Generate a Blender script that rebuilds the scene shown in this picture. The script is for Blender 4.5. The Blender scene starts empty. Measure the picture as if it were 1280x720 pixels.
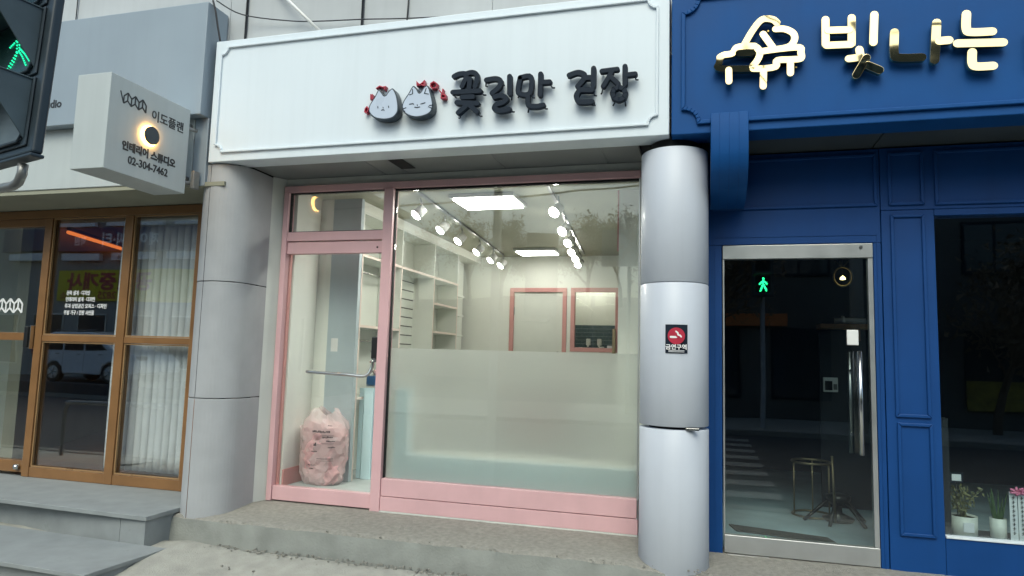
import bpy, bmesh, math, random
from mathutils import Vector, Matrix
random.seed(7)
S = bpy.context.scene
C = S.collection
rad = math.radians

# ------------------------------------------------------------------ camera, light, exposure
cam_d = bpy.data.cameras.new('camera'); cam = bpy.data.objects.new('camera', cam_d); C.objects.link(cam)
yaw, pitch, roll = rad(-15.72), rad(5.806), rad(1.592)
f = Vector((math.sin(yaw)*math.cos(pitch), math.cos(yaw)*math.cos(pitch), math.sin(pitch)))
r = Vector((math.cos(yaw), -math.sin(yaw), 0)); u = r.cross(f)
rr = r*math.cos(roll)+u*math.sin(roll); uu = -r*math.sin(roll)+u*math.cos(roll)
cam.matrix_world = Matrix(((rr.x, uu.x, -f.x, 0), (rr.y, uu.y, -f.y, -5.0), (rr.z, uu.z, -f.z, 1.215), (0, 0, 0, 1)))
cam_d.sensor_width = 36; cam_d.lens = 850/1280*36; cam_d.clip_start = .05; cam_d.clip_end = 600
S.camera = cam
SUN_EL, SUN_AZ = 50, 178     # azimuth measured from +y clockwise: the sun stands over the street
w = bpy.data.worlds.new('World'); S.world = w; w.use_nodes = True
nt = w.node_tree; nt.nodes.clear()
sk = nt.nodes.new('ShaderNodeTexSky'); sk.sky_type = 'NISHITA'; sk.sun_disc = False
sk.sun_elevation = rad(SUN_EL); sk.sun_rotation = rad(SUN_AZ); sk.air_density = 1.0; sk.dust_density = 5.0; sk.ozone_density = 1.0
hs = nt.nodes.new('ShaderNodeHueSaturation'); hs.inputs['Saturation'].default_value = 1.15
bg = nt.nodes.new('ShaderNodeBackground'); bg.inputs[1].default_value = .15
wo = nt.nodes.new('ShaderNodeOutputWorld')
nt.links.new(sk.outputs[0], hs.inputs['Color']); tn = nt.nodes.new('ShaderNodeMix'); tn.data_type = 'RGBA'; tn.blend_type = 'MULTIPLY'; tn.inputs['Factor'].default_value = 1; tn.inputs['B'].default_value = (.90, 1.06, 1.06, 1)
nt.links.new(hs.outputs[0], tn.inputs['A']); nt.links.new(tn.outputs['Result'], bg.inputs[0]); nt.links.new(bg.outputs[0], wo.inputs[0])
sd = bpy.data.lights.new('sun', 'SUN'); sd.energy = .6; sd.angle = rad(35); sd.color = (.97, 1, .96)
so = bpy.data.objects.new('sun', sd); C.objects.link(so)
sv = Vector((math.sin(rad(SUN_AZ))*math.cos(rad(SUN_EL)), math.cos(rad(SUN_AZ))*math.cos(rad(SUN_EL)), math.sin(rad(SUN_EL))))
so.rotation_euler = sv.to_track_quat('Z', 'Y').to_euler(); so.location = (0, -20, 30)
S.view_settings.view_transform = 'Standard'; S.view_settings.look = 'None'
S.view_settings.exposure = 0.40; S.view_settings.gamma = 1.0
S.cycles.use_denoising = True
S.cycles.max_bounces = 12; S.cycles.transparent_max_bounces = 16; S.cycles.transmission_bounces = 10; S.cycles.glossy_bounces = 5
S.cycles.diffuse_bounces = 4; S.cycles.caustics_reflective = False; S.cycles.sample_clamp_indirect = 6

# ------------------------------------------------------------------ materials
def mat(name, col, rough=.6, metal=0., var=.08, scale=6., bump=.0, bscale=60., spec=.5, coat=0., stain=None, streak=0., bdetail=8, cracks=0, emit=None, est=0., alpha=None):
    m = bpy.data.materials.new(name); m.use_nodes = True
    n = m.node_tree; b = n.nodes['Principled BSDF']
    b.inputs['Roughness'].default_value = rough; b.inputs['Metallic'].default_value = metal
    b.inputs['Specular IOR Level'].default_value = spec; b.inputs['Coat Weight'].default_value = coat
    tc = n.nodes.new('ShaderNodeTexCoord')
    geo = n.nodes.new('ShaderNodeNewGeometry')
    no = n.nodes.new('ShaderNodeTexNoise'); no.inputs['Scale'].default_value = scale; no.inputs['Detail'].default_value = 6
    n.links.new(geo.outputs['Position'], no.inputs['Vector'])
    rp = n.nodes.new('ShaderNodeMapRange'); rp.inputs['From Min'].default_value = .3; rp.inputs['From Max'].default_value = .7
    rp.inputs['To Min'].default_value = 1-var; rp.inputs['To Max'].default_value = 1+var
    n.links.new(no.outputs['Fac'], rp.inputs['Value'])
    mx = n.nodes.new('ShaderNodeMix'); mx.data_type = 'RGBA'; mx.blend_type = 'MULTIPLY'; mx.inputs['Factor'].default_value = 1
    mx.inputs['A'].default_value = (*col, 1); n.links.new(rp.outputs[0], mx.inputs['B'])
    out = mx.outputs['Result']
    if streak:
        mp = n.nodes.new('ShaderNodeMapping'); mp.inputs['Scale'].default_value = (14, 14, .7)
        n.links.new(geo.outputs['Position'], mp.inputs[0])
        n2 = n.nodes.new('ShaderNodeTexNoise'); n2.inputs['Scale'].default_value = 1.0; n2.inputs['Detail'].default_value = 5
        n.links.new(mp.outputs[0], n2.inputs['Vector'])
        r2 = n.nodes.new('ShaderNodeMapRange'); r2.inputs['From Min'].default_value = .45; r2.inputs['From Max'].default_value = .75
        r2.inputs['To Min'].default_value = 1; r2.inputs['To Max'].default_value = 1-streak
        n.links.new(n2.outputs['Fac'], r2.inputs['Value'])
        m2 = n.nodes.new('ShaderNodeMix'); m2.data_type = 'RGBA'; m2.blend_type = 'MULTIPLY'; m2.inputs['Factor'].default_value = 1
        n.links.new(out, m2.inputs['A']); n.links.new(r2.outputs[0], m2.inputs['B']); out = m2.outputs['Result']
    if stain:
        n3 = n.nodes.new('ShaderNodeTexNoise'); n3.inputs['Scale'].default_value = stain[1]; n3.inputs['Detail'].default_value = 9; n3.inputs['Roughness'].default_value = .7
        n.links.new(geo.outputs['Position'], n3.inputs['Vector'])
        r3 = n.nodes.new('ShaderNodeMapRange'); r3.inputs['From Min'].default_value = stain[2]; r3.inputs['From Max'].default_value = stain[2]+.08
        n.links.new(n3.outputs['Fac'], r3.inputs['Value'])
        m3 = n.nodes.new('ShaderNodeMix'); m3.data_type = 'RGBA'; m3.inputs['B'].default_value = (*stain[0], 1)
        n.links.new(r3.outputs[0], m3.inputs['Factor']); n.links.new(out, m3.inputs['A']); out = m3.outputs['Result']
    if cracks:
        nw = n.nodes.new('ShaderNodeTexNoise'); nw.inputs['Scale'].default_value = 3; nw.inputs['Detail'].default_value = 6
        n.links.new(geo.outputs['Position'], nw.inputs['Vector'])
        mw = n.nodes.new('ShaderNodeMix'); mw.data_type = 'VECTOR'; mw.inputs['Factor'].default_value = .28
        n.links.new(geo.outputs['Position'], mw.inputs['A']); n.links.new(nw.outputs['Color'], mw.inputs['B'])
        vo = n.nodes.new('ShaderNodeTexVoronoi'); vo.feature = 'DISTANCE_TO_EDGE'; vo.inputs['Scale'].default_value = cracks
        n.links.new(mw.outputs['Result'], vo.inputs['Vector'])
        r6 = n.nodes.new('ShaderNodeMapRange'); r6.inputs['From Min'].default_value = 0; r6.inputs['From Max'].default_value = .005; r6.inputs['To Min'].default_value = .5; r6.inputs['To Max'].default_value = 1
        n.links.new(vo.outputs['Distance'], r6.inputs['Value'])
        m6 = n.nodes.new('ShaderNodeMix'); m6.data_type = 'RGBA'; m6.blend_type = 'MULTIPLY'; m6.inputs['Factor'].default_value = 1
        n.links.new(out, m6.inputs['A']); n.links.new(r6.outputs[0], m6.inputs['B']); out = m6.outputs['Result']
    n.links.new(out, b.inputs['Base Color'])
    # roughness is uneven too
    r4 = n.nodes.new('ShaderNodeMapRange'); r4.inputs['To Min'].default_value = max(.02, rough-.08); r4.inputs['To Max'].default_value = min(1, rough+.08)
    if rough > .15:
        n.links.new(no.outputs['Fac'], r4.inputs['Value']); n.links.new(r4.outputs[0], b.inputs['Roughness'])
    if bump:
        n5 = n.nodes.new('ShaderNodeTexNoise'); n5.inputs['Scale'].default_value = bscale; n5.inputs['Detail'].default_value = bdetail
        n.links.new(geo.outputs['Position'], n5.inputs['Vector'])
        bp = n.nodes.new('ShaderNodeBump'); bp.inputs['Strength'].default_value = bump; bp.inputs['Distance'].default_value = .01
        n.links.new(n5.outputs['Fac'], bp.inputs['Height']); n.links.new(bp.outputs[0], b.inputs['Normal'])
    if emit:
        b.inputs['Emission Color'].default_value = (*emit, 1); b.inputs['Emission Strength'].default_value = est
    return m

def glass(name, tint=(.96, .98, .97), f0=.05, rough=0.0):
    m = bpy.data.materials.new(name); m.use_nodes = True; n = m.node_tree; n.nodes.clear()
    lw = n.nodes.new('ShaderNodeLayerWeight'); lw.inputs['Blend'].default_value = .5
    p = n.nodes.new('ShaderNodeMath'); p.operation = 'POWER'; p.inputs[1].default_value = 5
    n.links.new(lw.outputs['Facing'], p.inputs[0])
    q = n.nodes.new('ShaderNodeMath'); q.operation = 'MULTIPLY_ADD'; q.inputs[1].default_value = 1-f0; q.inputs[2].default_value = f0
    n.links.new(p.outputs[0], q.inputs[0])
    t = n.nodes.new('ShaderNodeBsdfTransparent'); t.inputs[0].default_value = (*tint, 1)
    g = n.nodes.new('ShaderNodeBsdfGlossy'); g.inputs['Roughness'].default_value = rough; g.inputs[0].default_value = (1, 1, 1, 1)
    # float glass is never quite flat: a very slow ripple
    geo = n.nodes.new('ShaderNodeNewGeometry'); no = n.nodes.new('ShaderNodeTexNoise'); no.inputs['Scale'].default_value = 1.3; no.inputs['Detail'].default_value = 1
    n.links.new(geo.outputs['Position'], no.inputs['Vector'])
    bp = n.nodes.new('ShaderNodeBump'); bp.inputs['Strength'].default_value = .06; bp.inputs['Distance'].default_value = .02
    n.links.new(no.outputs['Fac'], bp.inputs['Height']); n.links.new(bp.outputs[0], g.inputs['Normal'])
    mx = n.nodes.new('ShaderNodeMixShader'); o = n.nodes.new('ShaderNodeOutputMaterial')
    n.links.new(q.outputs[0], mx.inputs[0]); n.links.new(t.outputs[0], mx.inputs[1]); n.links.new(g.outputs[0], mx.inputs[2]); n.links.new(mx.outputs[0], o.inputs[0])
    return m

def frosted(name):
    m = bpy.data.materials.new(name); m.use_nodes = True; n = m.node_tree; n.nodes.clear()
    rf = n.nodes.new('ShaderNodeBsdfRefraction'); rf.inputs['IOR'].default_value = 1.4; rf.inputs['Roughness'].default_value = .33; rf.inputs[0].default_value = (.95, .97, .96, 1)
    tr = n.nodes.new('ShaderNodeBsdfTranslucent'); tr.inputs[0].default_value = (.88, .89, .86, 1)
    df = n.nodes.new('ShaderNodeBsdfDiffuse'); df.inputs[0].default_value = (.84, .84, .82, 1)
    a = n.nodes.new('ShaderNodeMixShader'); a.inputs[0].default_value = .5
    b = n.nodes.new('ShaderNodeMixShader'); b.inputs[0].default_value = .38
    o = n.nodes.new('ShaderNodeOutputMaterial')
    n.links.new(tr.outputs[0], a.inputs[1]); n.links.new(df.outputs[0], a.inputs[2])
    n.links.new(rf.outputs[0], b.inputs[1]); n.links.new(a.outputs[0], b.inputs[2]); n.links.new(b.outputs[0], o.inputs[0])
    return m

def film(name, col=(.9, .85, .85), a=.5):
    m = bpy.data.materials.new(name); m.use_nodes = True; n = m.node_tree; b = n.nodes['Principled BSDF']
    b.inputs['Base Color'].default_value = (*col, 1); b.inputs['Roughness'].default_value = .22; b.inputs['Alpha'].default_value = a
    return m

def emis(name, col, st):
    m = bpy.data.materials.new(name); m.use_nodes = True; n = m.node_tree; n.nodes.clear()
    e = n.nodes.new('ShaderNodeEmission'); e.inputs[0].default_value = (*col, 1); e.inputs[1].default_value = st
    o = n.nodes.new('ShaderNodeOutputMaterial'); n.links.new(e.outputs[0], o.inputs[0]); return m

M = dict(
 white_panel=mat('white_panel', (.70, .77, .82), .42, var=.02, scale=1.5, streak=.035),
 grey_fascia=mat('grey_fascia', (.28, .335, .385), .42, var=.05, scale=1.6, streak=.03),
 box_white=mat('box_white', (.47, .51, .51), .45, var=.04, scale=2, streak=.05),
 wall_tile=mat('wall_tile', (.46, .48, .49), .55, var=.09, scale=1.3, streak=.05, bump=.05),
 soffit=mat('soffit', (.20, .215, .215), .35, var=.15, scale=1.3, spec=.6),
 dark_gap=mat('dark_gap', (.012, .012, .013), .9),
 white_wall=mat('white_wall', (.62, .64, .60), .7, var=.05, scale=3, bump=.08, streak=.04),
 pink=mat('pink', (.68, .42, .44), .40, var=.05, scale=4, streak=.03),
 pink_in=mat('pink_in', (.62, .30, .28), .5, var=.05),
 brown=mat('brown', (.235, .118, .045), .32, var=.14, scale=5, spec=.6),
 brown_edge=mat('brown_edge', (.42, .26, .13), .3, metal=.3),
 blue=mat('blue', (.005, .072, .25), .58, var=.08, scale=3, bump=.04, bscale=35, streak=.05, spec=.2, stain=((.02, .11, .30), 40, .72)),
 blue_wall=mat('blue_wall', (.002, .050, .20), .55, var=.08, scale=3, bump=.05, bscale=30, streak=.05, spec=.3, stain=((.03, .12, .28), 45, .73)),
 gold=mat('gold', (.86, .68, .36), .03, metal=1, var=.02, scale=20, bump=.22, bscale=4.5, bdetail=.6),
 gold_side=mat('gold_side', (.45, .33, .10), .25, metal=1),
 letter=mat('letter', (.009, .017, .030), .6, var=.1, spec=.2),
 cat_side=mat('cat_side', (.018, .032, .048), .35),
 cat_face=mat('cat_face', (.50, .57, .68), .3, var=.03),
 red=mat('red', (.44, .02, .05), .4),
 col_grey=mat('col_grey', (.39, .40, .415), .6, var=.06, scale=5, bump=.08, bscale=160, streak=.03),
 col_metal=mat('col_metal', (.53, .565, .63), .5, metal=.0, var=.05, scale=1.8, streak=.04, coat=.10, stain=((.42, .45, .48), 7, .70)),
 rust=mat('rust', (.22, .10, .05), .8),
 concrete=mat('concrete', (.275, .265, .235), .92, var=.16, scale=30, bump=1.0, bscale=120, stain=((.19, .185, .165), 40, .64)),
 pavement=mat('pavement', (.34, .335, .30), .95, var=.12, scale=9, bump=.8, bscale=110, stain=((.18, .18, .165), 21, .66)),
 plinth_face=mat('plinth_face', (.255, .265, .245), .85, var=.16, scale=5, bump=.35, bscale=60, stain=((.12, .125, .12), 17, .66)),
 slab=mat('slab', (.25, .27, .275), .72, var=.10, scale=7, bump=.12, bscale=90, stain=((.21, .23, .23), 3, .6)),
 asphalt=mat('asphalt', (.055, .056, .06), .85, var=.25, scale=2, bump=.5, bscale=90),
 road_paint=mat('road_paint', (.24, .24, .235), .7, var=.2, scale=9),
 alu=mat('alu', (.56, .57, .57), .34, metal=.75, var=.05, scale=8, streak=.02),
 steel=mat('steel', (.62, .62, .60), .16, metal=1),
 dark_steel=mat('dark_steel', (.25, .25, .25), .3, metal=1),
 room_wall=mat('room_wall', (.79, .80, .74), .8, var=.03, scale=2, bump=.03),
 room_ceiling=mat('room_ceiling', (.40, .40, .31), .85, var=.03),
 room_floor=mat('room_floor', (.42, .46, .46), .5, var=.12, scale=4),
 shelf_white=mat('shelf_white', (.70, .72, .66), .45, var=.03),
 shelf_edge=mat('shelf_edge', (.74, .62, .55), .45, var=.03),
 pale_blue=mat('pale_blue', (.66, .86, .93), .45, var=.05, scale=3),
 slat_line=mat('slat_line', (.03, .035, .03), .6),
 black=mat('black', (.012, .013, .014), .35),
 matte_black=mat('matte_black', (.006, .006, .007), .85),
 white_plastic=mat('white_plastic', (.75, .75, .73), .3),
 blue_box=mat('blue_box', (.02, .12, .30), .45),
 pink_bag=mat('pink_bag', (.64, .37, .38), .5, var=.25, scale=14, bump=1.0, bscale=18, stain=((.78, .64, .62), 11, .56)),
 bag_ink=mat('bag_ink', (.03, .02, .03), .6),
 bag_film=film('bag_film', (.86, .70, .70), .45),
 blind=mat('blind', (.87, .90, .94), .8, var=.05, scale=8, bump=.08),
 wood=mat('wood', (.17, .065, .035), .35, var=.25, scale=5, streak=.3),
 left_wall=mat('left_wall', (.30, .30, .23), .8, var=.1, scale=2),
 left_pale=mat('left_pale', (.42, .46, .40), .8, var=.05),
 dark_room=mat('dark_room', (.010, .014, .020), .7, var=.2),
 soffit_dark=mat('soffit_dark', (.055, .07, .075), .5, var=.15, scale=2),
 pier_grey=mat('pier_grey', (.42, .49, .52), .6, var=.05),
 yellow_dim=mat('yellow_dim', (.27, .22, .04), .7, var=.3),
 lamp_small=emis('lamp_small', (1, .97, .88), 60),
 blue_floor=mat('blue_floor', (.32, .42, .48), .55, var=.22, scale=3, bump=.1, bscale=30),
 shelf_wood=mat('shelf_wood', (.30, .15, .06), .5, var=.2),
 brass=mat('brass', (.26, .21, .13), .4, metal=.8),
 pot=mat('pot', (.62, .64, .60), .4),
 leaf=mat('leaf', (.05, .10, .035), .5, var=.35, scale=30),
 leaf_dry=mat('leaf_dry', (.20, .20, .10), .6, var=.3, scale=30),
 soil=mat('soil', (.04, .03, .02), .9),
 paper=mat('paper', (.75, .76, .80), .6),
 ribbon_pink=mat('ribbon_pink', (.75, .22, .38), .5),
 ink=mat('ink', (.02, .022, .025), .5),
 vinyl_white=mat('vinyl_white', (.80, .80, .80), .5),
 signal_box=mat('signal_box', (.026, .040, .052), .45, var=.15, scale=8, streak=.1),
 signal_visor=mat('signal_visor', (.075, .105, .12), .5, var=.22, scale=6, streak=.15),
 signal_lens=mat('signal_lens', (.012, .045, .04), .25),
 lens_grey=mat('lens_grey', (.13, .16, .17), .4, var=.3),
 galv=mat('galv', (.30, .30, .29), .45, metal=.6, var=.2),
 wire=mat('wire', (.035, .035, .04), .6),
 paint_white=mat('paint_white', (.72, .74, .76), .25, coat=.5),
 car_glass=mat('car_glass', (.02, .025, .03), .05),
 tyre=mat('tyre', (.02, .02, .02), .8),
 far_wall=mat('far_wall', (.36, .35, .32), .85, var=.12, scale=.7, streak=.2),
 far_dark=mat('far_dark', (.10, .10, .095), .8, var=.25, scale=.8),
 far_glass=mat('far_glass', (.03, .04, .05), .1),
 navy=mat('navy', (.015, .022, .11), .5),
 yellow=mat('yellow', (.72, .60, .02), .6),
 orange=mat('orange', (.60, .18, .04), .5),
 bark=mat('bark', (.13, .09, .06), .9, var=.3, scale=4),
 twig=mat('twig', (.20, .145, .09), .9, var=.35, scale=2),
 hill=mat('hill', (.13, .11, .07), .95, var=.4, scale=.4, bump=1, bscale=2),
 tile_dark=mat('tile_dark', (.025, .065, .08), .25, var=.15, scale=10),
 grout=mat('grout', (.22, .27, .27), .6),
 clear=glass('clear_glass', (.975, .985, .975), .055),
 shop_glass=glass('shop_glass', (.97, .985, .975), .145),
 dark_glass=glass('dark_shop_glass', (.90, .95, .94), .08),
 frost=frosted('frosted_film'),
 lamp=emis('lamp_white', (1, .99, .91), 37.0),
 lamp_far=emis('lamp_white_far', (1, .99, .91), 12.0),
 spot=emis('spot_white', (1, .98, .9), 40.0),
 ring=emis('ring_warm', (1, .50, .12), 24),
 cove=emis('cove_orange', (1, .24, .05), .75),
 bulb=emis('bulb_warm', (1, .8, .35), 4.0),
 green=emis('led_green', (.03, 1, .42), 3.2),
 downlight=emis('downlight_warm', (1, .85, .6), 9.0),
)

# ------------------------------------------------------------------ object helpers
WL = {}
def thing(name, label, cat, loc=(0, 0, 0), group=None):
    o = bpy.data.objects.new(name, None); o.empty_display_size = .1; C.objects.link(o); o.location = loc
    o['label'] = label; o['category'] = cat
    if group: o['group'] = group
    WL[o.name] = Vector(loc); return o
class MB:
    def __init__(s): s.v = []; s.f = []; s.sm = []
    def add(s, vs, fs, smooth=False):
        k = len(s.v); s.v += [Vector(p) for p in vs]; s.f += [[i+k for i in q] for q in fs]; s.sm += [smooth]*len(fs); return s
    def box(s, x0, x1, y0, y1, z0, z1):
        x0, x1 = sorted((x0, x1)); y0, y1 = sorted((y0, y1)); z0, z1 = sorted((z0, z1))
        return s.add([(x0,y0,z0),(x1,y0,z0),(x1,y1,z0),(x0,y1,z0),(x0,y0,z1),(x1,y0,z1),(x1,y1,z1),(x0,y1,z1)],
                     [(0,3,2,1),(4,5,6,7),(0,1,5,4),(1,2,6,5),(2,3,7,6),(3,0,4,7)])
    def hexa(s, p):   # eight corners, same order as box
        return s.add(p, [(0,3,2,1),(4,5,6,7),(0,1,5,4),(1,2,6,5),(2,3,7,6),(3,0,4,7)])
    def prism(s, pts, a0, a1, plane='xz'):   # polygon extruded; xz -> along y, xy -> along z, yz -> along x
        def P(p, a):
            return {'xz': (p[0], a, p[1]), 'xy': (p[0], p[1], a), 'yz': (a, p[0], p[1])}[plane]
        n = len(pts); ar = sum(pts[i][0]*pts[(i+1) % n][1]-pts[(i+1) % n][0]*pts[i][1] for i in range(n))
        if ar < 0: pts = pts[::-1]
        vs = [P(p, a0) for p in pts]+[P(p, a1) for p in pts]
        top, bot = list(range(n, 2*n)), list(range(n))[::-1]
        fs = [bot, top]+[[i, (i+1) % n, n+(i+1) % n, n+i] for i in range(n)]
        if (plane == 'xz') == (a1 > a0): fs = [q[::-1] for q in fs]
        return s.add(vs, fs)
    def tube(s, pts, rd, n=8, closed=False, smooth=True):
        pts = [Vector(p) for p in pts]; m = len(pts); vs = []; up = None
        rs = rd if isinstance(rd, (list, tuple)) else [rd]*m
        for i, p in enumerate(pts):
            a = pts[(i-1) % m] if (closed or i) else p; b = pts[(i+1) % m] if (closed or i < m-1) else p
            t = (b-a).normalized()
            if up is None: up = Vector((0, 0, 1)) if abs(t.z) < .9 else Vector((1, 0, 0))
            x = t.cross(up).normalized(); y = x.cross(t).normalized(); up = y
            for k in range(n):
                g = 2*math.pi*k/n; vs.append(p+(x*math.cos(g)+y*math.sin(g))*rs[i])
        fs = []
        for i in range(m if closed else m-1):
            j = (i+1) % m
            for k in range(n): fs.append((i*n+k, i*n+(k+1) % n, j*n+(k+1) % n, j*n+k))
        s.add(vs, fs, smooth)
        if not closed:
            k = len(s.v)-len(vs); s.f += [[k+q for q in range(n)][::-1], [k+(m-1)*n+q for q in range(n)]]; s.sm += [False, False]
        return s
    def lathe(s, prof, cx, cy, n=32, a0=0, a1=2*math.pi, smooth=True):
        full = abs(a1-a0-2*math.pi) < 1e-6; cols = n if full else n+1; vs = []
        for j in range(cols):
            g = a0+(a1-a0)*j/n
            for (q, z) in prof: vs.append((cx+q*math.cos(g), cy+q*math.sin(g), z))
        m = len(prof); fs = []
        for j in range(n):
            k = (j+1) % cols
            for i in range(m-1): fs.append((j*m+i, k*m+i, k*m+i+1, j*m+i+1))
        return s.add(vs, fs, smooth)
    def disc(s, c, nrm, rd, th=.004, n=24):
        c = Vector(c); nrm = Vector(nrm).normalized()
        x = nrm.cross(Vector((0, 0, 1)) if abs(nrm.z) < .9 else Vector((1, 0, 0))).normalized(); y = nrm.cross(x)
        vs = []
        for h in (0, th):
            for k in range(n):
                g = 2*math.pi*k/n; vs.append(c+nrm*h+(x*math.cos(g)+y*math.sin(g))*rd)
        return s.add(vs, [list(range(n))[::-1], list(range(n, 2*n))]+[[i, (i+1) % n, n+(i+1) % n, n+i] for i in range(n)])
    def build(s, name, m, parent=None, bevel=0, seg=2, label=None, kind=None, loc=None):
        base = Vector((0, 0, 0))
        if parent is not None: base = WL[parent.name]
        elif loc is not None: base = Vector(loc)
        me = bpy.data.meshes.new(name); me.from_pydata([tuple(p-base) for p in s.v], [], s.f)
        for p, q in zip(me.polygons, s.sm): p.use_smooth = q
        me.materials.append(M[m] if isinstance(m, str) else m)
        bm = bmesh.new(); bm.from_mesh(me); bmesh.ops.recalc_face_normals(bm, faces=bm.faces); bm.to_mesh(me); bm.free()
        o = bpy.data.objects.new(name, me); C.objects.link(o)
        if parent is not None: o.parent = parent
        else: o.location = base
        WL[o.name] = base
        if bevel:
            b = o.modifiers.new('bevel', 'BEVEL'); b.width = bevel; b.segments = seg; b.limit_method = 'ANGLE'; b.angle_limit = rad(40)
        if label: o['label'] = label
        if kind: o['kind'] = kind
        return o
def tag(o, label, cat, group=None):
    o['label'] = label; o['category'] = cat
    if group: o['group'] = group
    return o
def bx(name, m, parent, x0, x1, y0, y1, z0, z1, bevel=.003, **k):
    return MB().box(x0, x1, y0, y1, z0, z1).build(name, m, parent, bevel=bevel, **k)
def smooth_path(pts, closed=False, sub=5):
    m = len(pts)
    if m < 3: return list(pts)
    out = []
    for i in range(m if closed else m-1):
        g = lambda k: Vector(pts[k % m]) if closed else Vector(pts[min(max(k, 0), m-1)])
        p0, p1, p2, p3 = g(i-1), g(i), g(i+1), g(i+2)
        for q in range(sub):
            t = q/sub
            out.append(tuple(.5*((2*p1)+(p2-p0)*t+(2*p0-5*p1+4*p2-p3)*t*t+(3*p1-p0-3*p2+p3)*t**3)))
    if not closed: out.append(tuple(pts[-1]))
    return out
def outline(pts, w, cap=6):
    """outline of a thick round-ended pen stroke in 2-D"""
    P = [Vector(p) for p in pts]; m = len(P); L = []; R = []
    for i in range(m):
        a = P[i-1] if i else P[i]; b = P[i+1] if i < m-1 else P[i]
        t = (b-a).normalized(); nn = Vector((-t.y, t.x))
        if 0 < i < m-1:
            t1 = (P[i]-a).normalized(); c = max(.6, abs(t1.dot(t))); q = w/c
        else: q = w
        L.append(P[i]+nn*q); R.append(P[i]-nn*q)
    t = (P[-1]-P[-2]).normalized(); n0 = Vector((-t.y, t.x)); e = []
    for k in range(1, cap): g = math.pi*k/cap; e.append(P[-1]+(n0*math.cos(g)+t*math.sin(g))*w)
    t2 = (P[0]-P[1]).normalized(); n2 = Vector((-t2.y, t2.x)); e2 = []
    for k in range(1, cap): g = math.pi*k/cap; e2.append(P[0]+(n2*math.cos(g)+t2*math.sin(g))*w)
    return [tuple(p) for p in L+e+R[::-1]+e2]
def strokes(mb, sts, w, y0, y1, smooth=False, plane='xz', tilt=None):
    for k, st in enumerate(sts):
        closed = len(st) > 3 and Vector(st[0]) == Vector(st[-1])
        if closed:
            band(mb, st[:-1], 2*w, y0, y1-.0009*k if y1 < y0 else y1+.0009*k); continue
        q = smooth_path(st) if smooth and len(st) > 2 else st
        k0 = len(mb.v); mb.prism(outline(q, w), y0, y1-.0009*k if y1 < y0 else y1+.0009*k, plane)
        if tilt:      # each cut-out hangs on its pins at a slightly different angle
            zc = sum(p[1] for p in st)/len(st); xc = sum(p[0] for p in st)/len(st); a, b = tilt[k % len(tilt)]
            for i in range(k0, len(mb.v)):
                if mb.v[i].y < (y0+y1)/2: mb.v[i].y -= a*(mb.v[i].z-zc)+b*(mb.v[i].x-xc)
    return mb
def band(mb, pts, w, y0, y1, closed=True):
    """mitred flat moulding of width w following a closed outline in the xz plane"""
    m = len(pts); P = [Vector(p) for p in pts]; A = []; B = []
    for i in range(m):
        a, b = P[(i-1) % m], P[(i+1) % m]
        t1 = (P[i]-a).normalized(); t2 = (b-P[i]).normalized(); n1 = Vector((-t1.y, t1.x)); n2 = Vector((-t2.y, t2.x))
        nn = (n1+n2).normalized(); q = w/2/max(.35, nn.dot(n1)); A.append(P[i]+nn*q); B.append(P[i]-nn*q)
    for i in range(m if closed else m-1):
        j = (i+1) % m
        vs = [(A[i].x, y0, A[i].y), (A[j].x, y0, A[j].y), (B[j].x, y0, B[j].y), (B[i].x, y0, B[i].y),
              (A[i].x, y1, A[i].y), (A[j].x, y1, A[j].y), (B[j].x, y1, B[j].y), (B[i].x, y1, B[i].y)]
        mb.hexa(vs)
    return mb
def rect(x0, x1, z0, z1): return [(x0, z0), (x1, z0), (x1, z1), (x0, z1)]
def scooped(x0, x1, z0, z1, q, n=6):
    out = []
    for cx, cz, g0 in ((x0, z0, 90), (x1, z0, 180), (x1, z1, 270), (x0, z1, 360)):
        for k in range(n+1):
            g = rad(g0-90*k/n); out.append((cx+q*math.cos(g), cz+q*math.sin(g)))
    # order: each corner runs from one side to the next, counter-clockwise round the panel
    return out
def text(name, body, o, uax, vax, size, m, parent=None, ext=.0015, offset=0., align='LEFT', sx=1.0, shear=0., spacing=1.0, label=None):
    cu = bpy.data.curves.new('t', 'FONT'); cu.body = body; cu.size = size; cu.extrude = ext; cu.offset = offset; cu.align_x = align; cu.space_character = spacing; cu.shear = shear
    cu.resolution_u = 3
    tmp = bpy.data.objects.new('t', cu); C.objects.link(tmp)
    dg = bpy.context.evaluated_depsgraph_get(); me = bpy.data.meshes.new_from_object(tmp.evaluated_get(dg))
    bpy.data.objects.remove(tmp)
    o = Vector(o); uax = Vector(uax).normalized(); vax = Vector(vax).normalized(); nn = uax.cross(vax)
    mb = MB(); mb.add([o+uax*v.co.x*sx+vax*v.co.y+nn*v.co.z for v in me.vertices], [list(p.vertices) for p in me.polygons])
    bpy.data.meshes.remove(me)
    return mb.build(name, m, parent, label=label)
FR = ((1, 0, 0), (0, 0, 1))          # lettering that faces the street
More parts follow.
